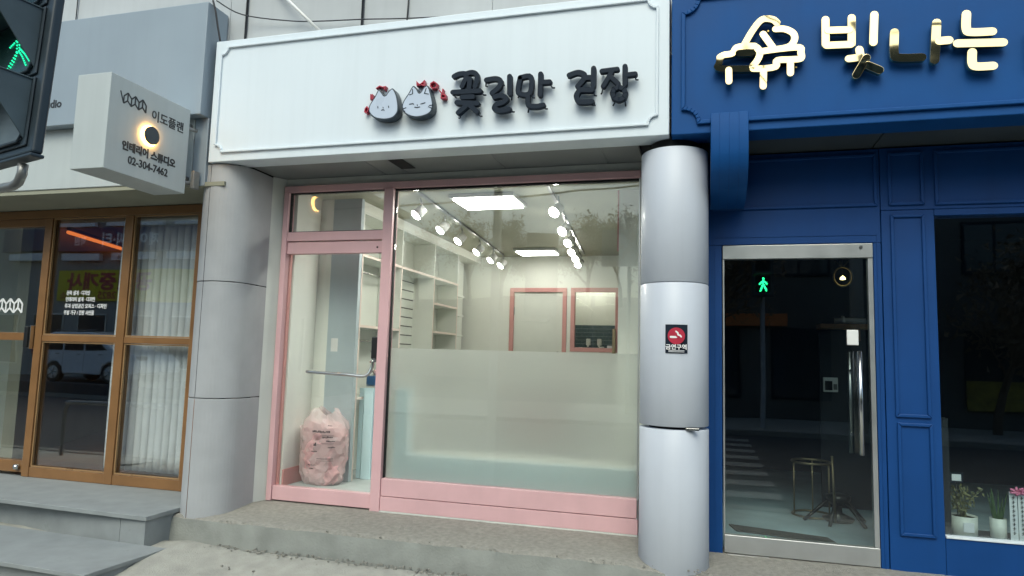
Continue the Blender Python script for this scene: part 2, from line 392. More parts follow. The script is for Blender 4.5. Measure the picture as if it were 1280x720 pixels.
# ------------------------------------------------------------------ pen strokes of the raised lettering (metres, x and z)
LET = {
'kkoch': ([[(-1.691, 3.179), (-1.654, 3.193), (-1.609, 3.191), (-1.598, 3.166), (-1.614, 3.131), (-1.628, 3.1)], [(-1.598, 3.191), (-1.557, 3.196), (-1.524, 3.179), (-1.518, 3.138), (-1.531, 3.092)], [(-1.57, 3.15), (-1.575, 3.077)], [(-1.695, 3.062), (-1.493, 3.056)], [(-1.625, 3.02), (-1.543, 3.017)], [(-1.661, 2.984), (-1.508, 2.966)], [(-1.59, 2.955), (-1.648, 2.909)], [(-1.56, 2.953), (-1.51, 2.906)]], [[(-1.493, 3.049), (-1.466, 3.026), (-1.448, 3.025)], [(-1.689, 3.05), (-1.676, 3.026), (-1.667, 3.022)], [(-1.505, 2.903), (-1.487, 2.875), (-1.472, 2.874)], [(-1.633, 2.906), (-1.634, 2.874), (-1.646, 2.872)]]),
'gil': ([[(-1.449, 3.132), (-1.382, 3.136), (-1.346, 3.116), (-1.355, 3.073), (-1.405, 3.034)], [(-1.281, 3.143), (-1.277, 3.02)], [(-1.386, 3.003), (-1.339, 3.01), (-1.299, 2.987), (-1.323, 2.961), (-1.373, 2.946), (-1.381, 2.918), (-1.336, 2.903), (-1.278, 2.909)]], [[(-1.451, 3.12), (-1.453, 3.089), (-1.44, 3.085)], [(-1.349, 3.112), (-1.329, 3.081), (-1.315, 3.084)], [(-1.274, 3.017), (-1.262, 2.999), (-1.263, 2.973)], [(-1.278, 2.906), (-1.259, 2.89), (-1.239, 2.889)]]),
'man': ([[(-1.206, 3.125), (-1.215, 3.023), (-1.135, 3.011), (-1.13, 3.126), (-1.206, 3.128)], [(-1.061, 3.141), (-1.062, 2.993)], [(-1.053, 3.081), (-0.997, 3.079)], [(-1.146, 2.989), (-1.141, 2.928), (-1.088, 2.914), (-1.038, 2.92)]], [[(-0.994, 3.076), (-0.979, 3.038), (-0.96, 3.036)], [(-1.203, 3.014), (-1.217, 2.986)], [(-1.129, 3.008), (-1.112, 2.978), (-1.098, 2.977)], [(-1.137, 2.918), (-1.143, 2.876)], [(-1.039, 2.914), (-1.023, 2.894), (-1.007, 2.893)]]),
'geot': ([[(-0.863, 3.115), (-0.803, 3.129), (-0.759, 3.108), (-0.768, 3.073), (-0.804, 3.032)], [(-0.754, 3.088), (-0.711, 3.085)], [(-0.698, 3.147), (-0.699, 3.026)], [(-0.787, 3.005), (-0.707, 2.999)], [(-0.797, 2.995), (-0.811, 2.963), (-0.789, 2.925), (-0.705, 2.919)]], [[(-0.697, 3.019), (-0.69, 2.961), (-0.676, 2.958)], [(-0.712, 2.914), (-0.7, 2.895), (-0.681, 2.893)], [(-0.805, 2.937), (-0.818, 2.927)]]),
'jang': ([[(-0.642, 3.124), (-0.542, 3.128)], [(-0.578, 3.109), (-0.631, 3.02)], [(-0.577, 3.073), (-0.535, 3.028)], [(-0.49, 3.142), (-0.489, 3.019)], [(-0.48, 3.082), (-0.424, 3.084)], [(-0.528, 3.003), (-0.495, 2.987), (-0.484, 2.956), (-0.494, 2.927), (-0.527, 2.916), (-0.56, 2.932), (-0.571, 2.963), (-0.56, 2.992), (-0.528, 3.003)]], [[(-0.633, 3.012), (-0.64, 2.977), (-0.646, 2.966)], [(-0.424, 3.079), (-0.418, 3.046), (-0.402, 3.044)], [(-0.566, 2.922), (-0.554, 2.902), (-0.566, 2.881)], [(-0.494, 2.916), (-0.486, 2.899), (-0.483, 2.872)]]),
}
GOLD = {
'bit': [[(0.728, 3.326), (0.726, 3.166)], [(0.874, 3.32), (0.87, 3.152)], [(0.742, 3.254), (0.859, 3.245)], [(0.731, 3.159), (0.865, 3.151)], [(0.998, 3.326), (0.988, 3.149)], [(0.911, 3.114), (0.916, 3.072)], [(0.852, 3.061), (0.927, 3.064)], [(0.948, 3.057), (0.891, 2.957)], [(0.953, 3.012), (1.017, 2.975)]],
'na': [[(1.103, 3.202), (1.1, 3.075), (1.122, 3.046), (1.245, 3.036)], [(1.326, 3.237), (1.311, 3.012)], [(1.338, 3.125), (1.386, 3.125)]],
'neun': [[(1.482, 3.276), (1.478, 3.184), (1.503, 3.162), (1.607, 3.155)], [(1.43, 3.101), (1.658, 3.084)], [(1.502, 3.041), (1.5, 2.976), (1.521, 2.953), (1.603, 2.949)]],
'pi': [[(1.778, 3.149), (1.771, 2.972)], [(1.784, 3.148), (1.882, 3.14)]],
}
piano=[[(0.246, 3.197), (0.305, 3.3), (0.361, 3.364), (0.421, 3.359), (0.45, 3.332)], [(0.441, 3.295), (0.496, 3.288), (0.542, 3.256), (0.549, 3.213), (0.52, 3.174), (0.461, 3.162)], [(0.367, 3.27), (0.423, 3.175)], [(0.108, 3.144), (0.135, 3.156), (0.183, 3.161), (0.209, 3.196), (0.265, 3.2), (0.317, 3.195)], [(0.33, 3.184), (0.347, 3.149), (0.333, 3.103), (0.303, 3.064)], [(0.355, 3.156), (0.461, 3.162), (0.574, 3.16), (0.584, 3.126), (0.583, 3.089), (0.527, 3.087), (0.448, 3.088), (0.439, 3.051), (0.375, 3.043), (0.307, 3.048)], [(0.299, 3.05), (0.108, 3.069), (0.104, 3.106), (0.11, 3.139)], [(0.222, 3.157), (0.3, 3.152)], [(0.161, 3.053), (0.162, 2.977)], [(0.367, 3.025), (0.364, 2.927)], [(0.523, 3.074), (0.522, 2.998)]]
cat1=[(-2.265, 3.124), (-2.294, 3.071), (-2.334, 3.006), (-2.333, 2.956), (-2.29, 2.912), (-2.213, 2.892), (-2.143, 2.9), (-2.105, 2.939), (-2.102, 2.997), (-2.12, 3.074), (-2.152, 3.123), (-2.184, 3.106), (-2.212, 3.073), (-2.24, 3.105)]
cat2=[(-1.995, 3.127), (-2.028, 3.075), (-2.069, 3.011), (-2.071, 2.961), (-2.038, 2.918), (-1.967, 2.892), (-1.89, 2.899), (-1.844, 2.928), (-1.834, 2.985), (-1.85, 3.052), (-1.872, 3.112), (-1.896, 3.122), (-1.92, 3.099), (-1.941, 3.072), (-1.964, 3.107)]
f1=[[(-2.263, 2.994), (-2.261, 2.982)], [(-2.178, 2.991), (-2.176, 2.979)], [(-2.231, 2.963), (-2.221, 2.968), (-2.21, 2.962)], [(-2.221, 2.985), (-2.219, 2.979)]]
f2=[[(-2.014, 2.992), (-1.985, 2.995), (-1.982, 2.988)], [(-1.927, 2.987), (-1.894, 2.994)], [(-1.973, 2.967), (-1.953, 2.963), (-1.934, 2.966)], [(-1.954, 2.984), (-1.953, 2.978)], [(-2.017, 3.061), (-1.993, 3.068), (-1.996, 3.102)], [(-1.89, 3.101), (-1.902, 3.063), (-1.871, 3.056)], [(-2.066, 2.961), (-2.04, 2.968)], [(-2.058, 2.937), (-2.048, 2.945)], [(-1.861, 2.971), (-1.835, 2.973)], [(-1.867, 2.963), (-1.839, 2.948)]]
red=[[(-2.305, 3.151), (-2.279, 3.166), (-2.255, 3.156), (-2.233, 3.158), (-2.241, 3.138)], [(-2.348, 3.108), (-2.346, 3.069), (-2.333, 3.072), (-2.336, 3.107)], [(-2.388, 3.004), (-2.375, 3.016), (-2.36, 2.998), (-2.373, 2.973), (-2.39, 2.978), (-2.388, 3.004)], [(-1.984, 3.171), (-1.961, 3.148), (-1.928, 3.175), (-1.926, 3.141), (-1.962, 3.154), (-1.981, 3.146), (-1.984, 3.171)], [(-1.875, 3.153), (-1.853, 3.164), (-1.827, 3.145), (-1.834, 3.117), (-1.864, 3.115), (-1.878, 3.133), (-1.875, 3.153)], [(-1.807, 3.094), (-1.78, 3.062), (-1.759, 3.056), (-1.758, 3.036), (-1.792, 3.038), (-1.789, 3.061)], [(-1.781, 3.102), (-1.782, 3.067)]]

# ------------------------------------------------------------------ ground
def ground_z(x, y):
    if y > -.615: return -.245
    if y > -1.7: return -.21-.17*(-.6-y)/1.1
    return -.38-.02*min(2, (-1.7-y))
mb = MB(); nx, ny = 150, 60; x0, x1, y0, y1 = -7.5, 3.0, -3.4, -.45
vs = []
for j in range(ny+1):
    for i in range(nx+1):
        x = x0+(x1-x0)*i/nx; y = y0+(y1-y0)*j/ny
        e = min(1, (x-x0)/.3, (x1-x)/.3)*min(1, (y-y0)/.2)
        from mathutils import noise
        z = ground_z(x, y)+e*(.014*noise.noise((x*2.2, y*2.2, 0))+.006*noise.noise((x*9, y*9, 3)))
        # mortar heaped against the side of the stone steps
        d = math.hypot((x+3.62)*1.1, (y+1.0)*.55); z += .05*math.exp(-(d/.22)**2)
        vs.append((x, y, z))
mb.add(vs, [(j*(nx+1)+i, j*(nx+1)+i+1, (j+1)*(nx+1)+i+1, (j+1)*(nx+1)+i) for j in range(ny) for i in range(nx)], True)
mb.build('pavement', 'pavement', kind='structure')
mb = MB()
mb.add([(-80, -3.4, -.42), (x0, -3.4, -.42), (x0, -.45, -.21), (-80, -.45, -.21)], [(0, 1, 2, 3)])
mb.add([(x1, -3.4, -.42), (80, -3.4, -.42), (80, -.45, -.21), (x1, -.45, -.21)], [(0, 1, 2, 3)])
mb.build('pavement', 'pavement', kind='structure')
MB().add([(-400, -400, -.56), (400, -400, -.56), (400, 200, -.56), (-400, 200, -.56)], [(0, 1, 2, 3)]).build('ground', 'asphalt', kind='structure')
MB().add([(-120, -13.2, -.552), (120, -13.2, -.552), (120, -3.55, -.552), (-120, -3.55, -.552)], [(0, 1, 2, 3)]).build('road', 'asphalt', kind='structure')
bx('kerb', 'concrete', None, -80, 80, -3.56, -3.39, -.6, -.405, .015, kind='structure')
bx('kerb', 'concrete', None, -80, 80, -13.4, -13.2, -.6, -.42, .015, kind='structure')
bx('pavement', 'pavement', None, -80, 80, -20, -13.4, -.6, -.43, 0, kind='structure')
mb = MB()
for k in range(9): mb.box(-.75, 1.02, -3.9-k*.98, -4.35-k*.98, -.552, -.546)
mb.build('crosswalk_stripes', 'road_paint', kind='structure')

# concrete plinth under the shops: worn, uneven leading edge
mb = MB(); n = 260; X0, X1 = -3.92, 4.2; prof = [(.02, -.001), (-.16, -.010), (-.32, -.022), (-.46, -.034), (-.53, -.040), (-.558, -.047), (-.572, -.060), (-.577, -.10), (-.583, -.15), (-.590, -.20), (-.596, -.27)]
vs = []
for i in range(n+1):
    x = X0+(X1-X0)*i/n
    for j, (y, z) in enumerate(prof):
        q = 0 if j == 0 else (.8 if j < 4 else (1.35 if j < 7 else .35))
        sag = -.035*max(0, min(1, (x+.45)/.4)) if j else -.035*max(0, min(1, (x+.45)/.4))
        vs.append((x, y+q*(.010*noise.noise((x*5, j*.7, 1))+.008*noise.noise((x*19, j, 5))), z+sag+q*(.006*noise.noise((x*7, j*.6, 8))+.005*noise.noise((x*23, j*1.3, 2)))))
m_ = len(prof)
mb.add(vs, [(i*m_+j, i*m_+j+1, (i+1)*m_+j+1, (i+1)*m_+j) for i in range(n) for j in range(6)], True)
mb.build('plinth', 'concrete', kind='structure')
MB().add(vs, [(i*m_+j, i*m_+j+1, (i+1)*m_+j+1, (i+1)*m_+j) for i in range(n) for j in range(6, m_-1)], True).build('plinth_face', 'plinth_face', kind='structure')
# grit lying along the foot of the plinth and on its crumbling arris
mb = MB(); rg = random.Random(3)
for k in range(520):
    x = rg.uniform(-3.5, .4)
    if k % 8: y = -.60-abs(rg.gauss(0, .05)); z = -.214
    else: y = -.555+rg.gauss(0, .02); z = -.050
    if k % 9 == 0: y = rg.uniform(-1.5, -.7); z = ground_z(0, y)+.004
    q = rg.uniform(.003, .009)
    c = Vector((x, y, z+q*.4)); a = [c+Vector((rg.uniform(.6, 1)*q*sx, rg.uniform(.6, 1)*q*sy, rg.uniform(.3, .7)*q*sz)) for sx, sy, sz in ((-1,-1,-1),(1,-1,-1),(1,1,-1),(-1,1,-1),(-1,-1,1),(1,-1,1),(1,1,1),(-1,1,1))]
    mb.hexa(a)
mb.build('loose_grit', 'concrete', kind='stuff')

# stone steps of the left shop
st = thing('entrance_steps', 'two grey stone steps in front of the brown framed glass doors', 'steps', (-5.5, -.8, -.38))
edges = [-9.2, -8.0, -7.2, -6.4, -5.6, -4.12, -3.87]
def yf(x): return -.84+(-3.9-x)*.11 if x > -5.6 else -.65
for a, b in zip(edges[:-1], edges[1:]):
    MB().hexa([(a+.0015, yf(a)+.012, -.40), (b-.0015, yf(b)+.012, -.40), (b-.0015, .10, -.40), (a+.0015, .10, -.40), (a+.0015, yf(a)+.012, -.034), (b-.0015, yf(b)+.012, -.034), (b-.0015, .10, -.034), (a+.0015, .10, -.034)]).build('riser_stone', 'slab', st, bevel=.002)
MB().hexa([(-9.2, yf(-9.2)-.004, -.033), (-3.855, yf(-3.87)-.004, -.033), (-3.86, .10, -.033), (-9.2, .10, -.033), (-9.2, yf(-9.2)-.004, .0), (-3.855, yf(-3.87)-.004, .0), (-3.86, .10, .0), (-9.2, .10, .0)]).build('tread_stone', 'slab', st, bevel=.004)
for a, b in ((-9.2, -7.4), (-7.4, -5.7), (-5.7, -4.56), (-4.56, -3.71)):
    MB().hexa([(a+.002, yf(a)-.61, -.5), (b-.002, yf(b)-.61, -.5), (b-.002+(.03 if b > -3.8 else 0), yf(b)+.03, -.5), (a+.002, yf(a)+.03, -.5), (a+.002, yf(a)-.61, -.235), (b-.002, yf(b)-.61, -.235), (b-.002+(.03 if b > -3.8 else 0), yf(b)+.03, -.235), (a+.002, yf(a)+.03, -.235)]).build('riser_stone', 'slab', st, bevel=.003)
MB().hexa([(-9.2, yf(-9.2)-.62, -.234), (-3.70, yf(-3.7)-.62, -.234), (-3.67, yf(-3.7)+.03, -.234), (-9.2, yf(-9.2)+.03, -.234), (-9.2, yf(-9.2)-.62, -.205), (-3.70, yf(-3.7)-.62, -.205), (-3.67, yf(-3.7)+.03, -.205), (-9.2, yf(-9.2)+.03, -.205)]).build('tread_stone', 'slab', st, bevel=.004)

# ------------------------------------------------------------------ the building shell
bd = thing('shop_building', 'pale tiled two storey building that holds the three shops', 'building', (0, 2, 0))
cuts = [-12, -9.6, -7.6, -5.44, -3.80, -3.64, -2.56, -1.5, -.4, .8, 2.0, 3.2, 4.6, 6.0]
for a, b in zip(cuts[:-1], cuts[1:]):
    for z0, z1 in ((3.3, 4.36), (4.36, 5.4), (5.4, 6.5)):
        bx('facade_panel', 'wall_tile', bd, a+.0018, b-.0018, -.42+random.uniform(-.002, .002), -.36, z0+.0018, z1-.0018, .002)
bx('backing_wall', 'soffit', bd, -12, 6, -.35, -.2, 2.80, 6.5, 0)
bx('core', 'far_wall', bd, -12, 6, 5.8, 6.0, -.5, 6.5, 0)
bx('roof', 'far_wall', bd, -12, 6, -.5, 6, 6.5, 6.8, 0)
for x in (-9.9, 5.9): bx('end_wall', 'far_wall', bd, x, x+.15, -.2, 5.8, -.5, 6.5, 0)
# soffit panels with open joints, a little out of true
sx = [-3.50, -2.50, -2.30, -1.48, -.68, -.42]
for k, (a, b) in enumerate(zip(sx[:-1], sx[1:])):
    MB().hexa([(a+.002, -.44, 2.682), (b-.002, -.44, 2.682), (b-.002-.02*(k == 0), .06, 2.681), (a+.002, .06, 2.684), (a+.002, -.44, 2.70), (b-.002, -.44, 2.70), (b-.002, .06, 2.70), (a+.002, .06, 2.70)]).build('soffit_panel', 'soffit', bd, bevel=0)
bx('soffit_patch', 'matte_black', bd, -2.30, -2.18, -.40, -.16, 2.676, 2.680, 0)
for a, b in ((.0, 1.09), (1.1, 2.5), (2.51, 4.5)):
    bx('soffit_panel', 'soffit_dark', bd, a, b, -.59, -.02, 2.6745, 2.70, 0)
bx('soffit_backing', 'dark_gap', bd, -3.9, 4.5, -.56, .3, 2.705, 2.80, 0)
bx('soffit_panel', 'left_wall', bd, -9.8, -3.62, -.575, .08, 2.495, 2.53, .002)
bx('gap_strip', 'dark_gap', bd, -3.56, -3.505, -.235, .05, -.02, 2.68, 0)
# party walls
bx('party_wall', 'white_wall', bd, -3.62, -3.42, .08, 5.8, 0, 2.7, 0)
bx('party_wall', 'white_wall', bd, -.30, -.02, .02, 5.8, -.1, 2.7, 0)
bx('party_wall', 'matte_black', bd, -4.30, -3.66, -.02, .3, -.02, 2.49, 0)
# white reveal and head board of the pink shop
MB().hexa([(-3.521, -.14, -.05), (-3.436, -.005, -.05), (-3.436, .05, -.05), (-3.60, .05, -.05), (-3.521, -.14, 2.681), (-3.436, -.005, 2.681), (-3.436, .05, 2.681), (-3.60, .05, 2.681)]).build('reveal', 'white_wall', bd)
bx('head_board', 'white_wall', bd, -3.434, -.43, -.012, .05, 2.612, 2.680, .002)

# rusty rods, wires and the diagonal brace above the white sign
for x, zz, rd_, nm in ((-3.63, 3.72, .0095, 'sign_hanger'), (-2.565, 3.72, .0095, 'sign_hanger'), (-5.44, 4.1, .004, 'wall_cable')):
    t = MB().tube([(x, -.435, zz), (x, -.435, 6.2)], rd_, 8).build(nm, 'wire', bevel=0, loc=(x, -.435, zz))
    tag(t, {-3.63: 'thin dark vertical rod on the tiled wall above the left corner of the white sign', -2.565: 'thin dark vertical rod above the middle of the white sign', -5.44: 'thin dark cable in a tile joint above the grey fascia box'}[x], 'rod' if x > -5 else 'cable')
t = MB().tube([(-2.18, -.44, 3.70), (-2.178, -.43, 3.9), (-2.16, -.435, 6.2)], .006, 6).tube([(-2.26, -.45, 3.69), (-2.2, -.45, 3.70), (-2.14, -.45, 3.69)], .012, 6).build('wall_cable', 'wire', loc=(-2.18, -.44, 3.7))
tag(t, 'thin black cable dropping to the top edge of the white sign right of the brace', 'cable')
pts = [(-3.80, -.60, 4.03), (-3.62, -.5, 3.94), (-3.2, -.46, 3.86), (-2.9, -.46, 3.825), (-2.55, -.46, 3.80), (-2.1, -.46, 3.76), (-1.2, -.47, 3.70), (-.4, -.47, 3.70)]
t = MB().tube(smooth_path(pts), .005, 6).build('wall_cable', 'wire', loc=pts[0]); tag(t, 'black cable sagging along the wall above the white sign', 'cable')
pts = [(-3.812, -.62, 4.02), (-3.80, -.63, 4.0), (-3.78, -.62, 3.92), (-3.765, -.6, 3.8), (-3.75, -.58, 3.69)]
t = MB().tube(smooth_path(pts), .008, 6).build('wall_cable', 'wire', loc=pts[0]); tag(t, 'short black cable bent down from the corner of the grey fascia box', 'cable')
t = MB().tube([(-2.83, -.58, 3.665), (-3.45, -.44, 4.25)], .013, 8).build('sign_brace', 'galv', loc=(-2.83, -.58, 3.665)); t.data.materials[0] = M['white_plastic']
tag(t, 'white diagonal steel brace from the wall to the top of the white sign', 'brace')

# ------------------------------------------------------------------ white sign with the raised letters
sg = thing('shop_sign', 'long white sign board with two cat faces and dark raised letters with legs', 'sign', (-1.98, -.5, 2.68))
bx('sign_box', 'white_panel', sg, -3.765, -.207, -.60, -.405, 2.680, 3.675, .006)
band(MB(), scooped(-3.70, -.285, 2.757, 3.615, .06), .017, -.6005, -.618).build('moulding', 'white_panel', sg, bevel=.003)
for k in LET:
    a, b = LET[k]
    o = strokes(MB(), a, .0172, -.628, -.664, smooth=True).build('letter', 'letter', sg, bevel=.004)
    for q in b: MB().tube([(x, -.655, z) for x, z in q], .0056, 6).build('letter_leg', 'letter', o)
    for q in a[:3]: MB().tube([(q[0][0], -.60, q[0][1]), (q[0][0], -.63, q[0][1])], .004, 6).build('letter_pin', 'letter', o)
def inset(pts, q):
    P = [Vector(p) for p in pts]; m = len(P); ar = sum(P[i].x*P[(i+1) % m].y-P[(i+1) % m].x*P[i].y for i in range(m)); s_ = 1 if ar > 0 else -1
    out = []
    for i in range(m):
        t = (P[(i+1) % m]-P[i-1]).normalized(); out.append(tuple(P[i]+Vector((-t.y, t.x))*q*s_))
    return out
for outl, ft in ((cat1, f1), (cat2, f2)):
    o_ = smooth_path(outl, True, 4)
    cb = MB().prism(o_, -.605, -.678).build('cat_logo', 'cat_side', sg, bevel=.002)
    MB().prism(inset(o_, .0095), -.6785, -.6805).build('cat_face', 'cat_face', cb)
    for q in ft: strokes(MB(), [q], .0028, -.681, -.6825).build('face_line', 'letter', cb)
for q in red: strokes(MB(), [q], .0042, -.602, -.640).build('red_flower', 'red', sg, bevel=.001)

# ------------------------------------------------------------------ grey fascia of the left shop
fa = thing('fascia_box', 'plain grey blue fascia box over the brown framed shop with small dark lettering', 'sign', (-6.8, -.6, 2.53))
bx('upper_box', 'grey_fascia', fa, -9.6, -3.81, -.672, -.43, 3.055, 3.985, .006)
bx('lower_box', 'box_white', fa, -9.6, -3.93, -.585, -.43, 2.532, 3.054, .004)
bx('side_panel', 'grey_fascia', fa, -3.925, -3.80, -.58, -.2, 2.50, 3.054, .004)
text('lettering', 'studio', (-5.462, -.6725, 3.216), *FR, .096, 'ink', fa, offset=.003)

# blade sign
X = -3.86
bl = thing('blade_sign', 'white double sided blade sign with warm ring light and phone number beside the fascia', 'sign', (X-.15, -1.1, 2.40))
ya, yb, za, zb = -1.462, -.715, 2.402, 3.068
bx('sign_box', 'box_white', bl, X-.285, X, ya, yb, za, zb, .004)
for z in (2.98, 2.55): MB().tube([(X-.12, yb-.01, z), (X-.10, -.56, z+.01)], .019, 10).build('mounting_pipe', 'galv', bl)
for z in (2.93, 2.50): MB().tube([(X-.03, yb-.01, z), (X-.005, -.63, z)], .014, 10).build('mounting_pipe', 'galv', bl)
bx('mounting_plate', 'galv', bl, X+.0, X+.03, -.665, -.60, 2.46, 2.60, .003)
SD = ((0, 1, 0), (0, 0, 1)); e = X+.0012
text('lettering', '이도플랜', (e, -1.098, 2.868), *SD, .088, 'ink', bl, offset=.0012)
text('lettering', '인테리어 스튜디오', (e, -1.330, 2.578), *SD, .070, 'ink', bl, offset=.0032, sx=.93)
text('lettering', '02-304-7462', (e, -1.27, 2.487), *SD, .078, 'ink', bl, offset=.0016, sx=.92)
def wave(o, ua, s, mbx, w, nrm):
    """zigzag of four open boxes: the mark on the blade and on the left door"""
    o = Vector(o); ua = Vector(ua); nrm = Vector(nrm)
    segs = [[(-.02, .9), (.28, .15)]]
    for k in range(3): q = .28+.62*k; segs += [[(q, .15), (q, .65)], [(q, .65), (q+.31, .95)], [(q, .15), (q+.31, .42)], [(q+.31, .95), (q+.31, .42)], [(q+.31, .95), (q+.62, .65)], [(q+.31, .42), (q+.62, .15)]]
    segs += [[(2.14, .15), (2.14, .65)]]
    for i, (a, b) in enumerate(segs):
        p = [o+ua*a[0]*s+Vector((0, 0, a[1]*s)), o+ua*b[0]*s+Vector((0, 0, b[1]*s))]
        d = (p[1]-p[0]).normalized(); c = d.cross(nrm)*w; h = nrm*(.0012+.0001*i)
        mbx.add([p[0]-c, p[1]-c, p[1]+c, p[0]+c, p[0]-c+h, p[1]-c+h, p[1]+c+h, p[0]+c+h], [(0, 3, 2, 1), (4, 5, 6, 7), (0, 1, 5, 4), (1, 2, 6, 5), (2, 3, 7, 6), (3, 0, 4, 7)])
    return mbx
wave((e-.001, -1.375, 2.875), (0, 1, 0), .105, MB(), .0048, (1, 0, 0)).build('wave_mark', 'ink', bl)
for sx_, nn in ((X, 1), (X-.285, -1)):
    cy_, cz_ = -1.106, 2.735
    MB().tube([(sx_+nn*.012, cy_+.064*math.cos(rad(10*g)), cz_+.064*math.sin(rad(10*g))) for g in range(36)], .010, 8, closed=True).build('ring_light', 'ring', bl)
    MB().disc((sx_+nn*.021, cy_, cz_), (nn, 0, 0), .066, .016, 40).build('ring_disc', 'cat_side', bl, bevel=.003)
    MB().disc((sx_, cy_, cz_), (nn, 0, 0), .030, .0209, 20).build('ring_mount', 'cat_side', bl)

# ------------------------------------------------------------------ columns
cl = thing('column', 'grey panelled half round column with a rust streak between brown and pink shops', 'column', (-3.71, -.36, -.06))
def halfcol(z0, z1, nm):
    cx, cy, q = -3.71, -.36, .212; pts = [(cx-q, -.05)]
    for k in range(25):
        g = math.pi+math.pi*k/24; pts.append((cx+q*math.cos(g), cy+q*math.sin(g)))
    pts += [(cx+q, -.24), (cx+q-.01, -.05)]
    o = MB().prism(pts, z0, z1, 'xy'); o.build(nm, 'col_grey', cl, bevel=.004)
for z0, z1 in ((-.062, .833), (.839, 1.737), (1.743, 2.672)): halfcol(z0, z1, 'column_panel')
bx('column_core', 'dark_gap', cl, -3.86, -3.56, -.48, -.10, -.2, 2.70, 0)
MB().tube([(-3.752, -.5685, -.06), (-3.752, -.5685, .83)], .0022, 4).build('rust_seam', 'rust', cl)
MB().tube([(-3.752, -.5675, .84), (-3.752, -.5675, 2.66)], .0022, 4).build('panel_seam', 'dark_gap', cl)

cr = thing('column', 'shiny blue grey round metal column with a small no smoking sign', 'column', (-.181, -.36, -.09))
for z0, z1 in ((-.12, .790), (.808, 1.720), (1.724, 2.612)):
    q = .221; pf = [(.0, z0), (q-.004, z0), (q, z0+.004), (q, z1-.004), (q-.004, z1), (0, z1)]
    MB().lathe(pf, -.181, -.36, 72).build('column_sleeve', 'col_metal', cr)
MB().lathe([(.0, -.25), (.16, -.25), (.16, 2.70), (0, 2.70)], -.181, -.36, 48).build('column_core', 'dark_gap', cr)
bx('sleeve_clip', 'steel', cr, -.10, -.02, -.572, -.55, .792, .806, .001)
ns = thing('no_smoking_sign', 'small dark no smoking notice with red circle on the round column', 'sign', (-.158, -.58, 1.27))
YS = -.584
def arcbox(x0, x1, z0, z1, d, m, nm, par):
    n = 6; mb = MB(); vs = []
    for i in range(n+1):
        x = x0+(x1-x0)*i/n; y = -.36-math.sqrt(.221**2-(x+.181)**2)
        for dd in (0.0005, d): vs += [(x, y-dd, z0), (x, y-dd, z1)]
    fs = []
    for i in range(n):
        a, b = i*4, i*4+4
        fs += [(a+2, b+2, b+3, a+3), (a, a+1, b+1, b), (a, b, b+2, a+2), (a+1, a+3, b+3, b+1)]
    fs += [(0, 2, 3, 1), (n*4, n*4+1, n*4+3, n*4+2)]
    mb.add(vs, fs); return mb.build(nm, m, par)
arcbox(-.226, -.090, 1.268, 1.449, .004, 'letter', 'plate', ns)
MB().disc((-.158, YS-.004, 1.377), (0, -1, 0), .053, .0025, 28).build('red_circle', 'red', ns)
strokes(MB(), [[(-.192, 1.370), (-.158, 1.370)]], .0065, YS-.0072, YS-.0085).build('cigarette', 'vinyl_white', ns)
strokes(MB(), [[(-.160, 1.405), (-.150, 1.398), (-.146, 1.384), (-.134, 1.380), (-.128, 1.372)]], .005, YS-.0072, YS-.0085).build('smoke_mark', 'vinyl_white', ns)
strokes(MB(), [[(-.196, 1.405), (-.120, 1.350)]], .0035, YS-.0092, YS-.0100).build('red_slash', 'red', ns)
text('lettering', '금연구역', (-.158, YS-.0065, 1.294), *FR, .036, 'vinyl_white', ns, offset=.001, align='CENTER')
for z in (1.285, 1.277): strokes(MB(), [[(-.205, z), (-.110, z)]], .0015, YS-.0062, YS-.0068).build('small_print', 'vinyl_white', ns)

# ------------------------------------------------------------------ pink shop front
ps = thing('pink_shopfront', 'pink framed glass shop front with a half frosted window and glass door', 'shopfront', (-1.94, 0, 0))
Y0, Y1 = -.045, .045
bx('frame_post', 'pink', ps, -3.435, -3.388, Y0, Y1, .0, 2.555, .003)
bx('frame_post', 'pink', ps, -2.494, -2.412, Y0-.012, Y1, -.004, 2.555, .003)
bx('frame_post', 'alu', ps, -.446, -.436, Y0, Y1, .0, 2.555, .001)
bx('head_rail', 'pink', ps, -3.435, -.436, Y0, Y1, 2.557, 2.611, .003)
bx('transom_rail', 'pink', ps, -3.386, -2.496, Y0+.004, Y1, 2.138, 2.214, .003)
bx('window_sill_board', 'pink', ps, -2.41, -.436, Y0, Y1, .116, .247, .003)
bx('window_base_board', 'pink', ps, -2.41, -.436, Y0-.004, Y1, .006, .111, .002)
bx('sealant_line', 'white_wall', ps, -2.49, -.436, Y0-.010, Y1, -.012, .004, .001)
for x0_, x1_, z0_, z1_ in ((-3.386, -2.496, 2.216, 2.222), (-3.386, -2.496, 2.548, 2.555), (-2.41, -.448, 2.541, 2.555)):
    bx('gasket', 'dark_gap', ps, x0_, x1_, -.02, .02, z0_, z1_, 0)
for x in (-3.386, -2.410): bx('gasket', 'dark_gap', ps, x, x+.004, -.02, .02, 2.222 if x < -3 else .248, 2.548 if x < -3 else 2.541, 0)
bx('transom_pane', 'clear', ps, -3.377, -2.497, -.006, .006, 2.223, 2.547, 0)
bx('window_pane', 'clear', ps, -2.401, -.447, -.006, .006, .248, 2.540, 0)
bx('frosted_film', 'frost', ps, -2.400, -.448, .0085, .0115, .249, 1.262, 0)
dr = bx('door_top_rail', 'pink', ps, -3.384, -2.498, -.030, .030, 2.030, 2.128, .003)
MB().disc((-2.545, -.031, 2.075), (0, -1, 0), .008, .003, 12).build('rail_screw', 'dark_gap', dr)
bx('door_bottom_rail', 'pink', ps, -3.384, -2.498, -.034, .034, .008, .118, .003)
bx('door_pane', 'clear', ps, -3.384, -2.499, -.006, .006, .119, 2.029, 0)
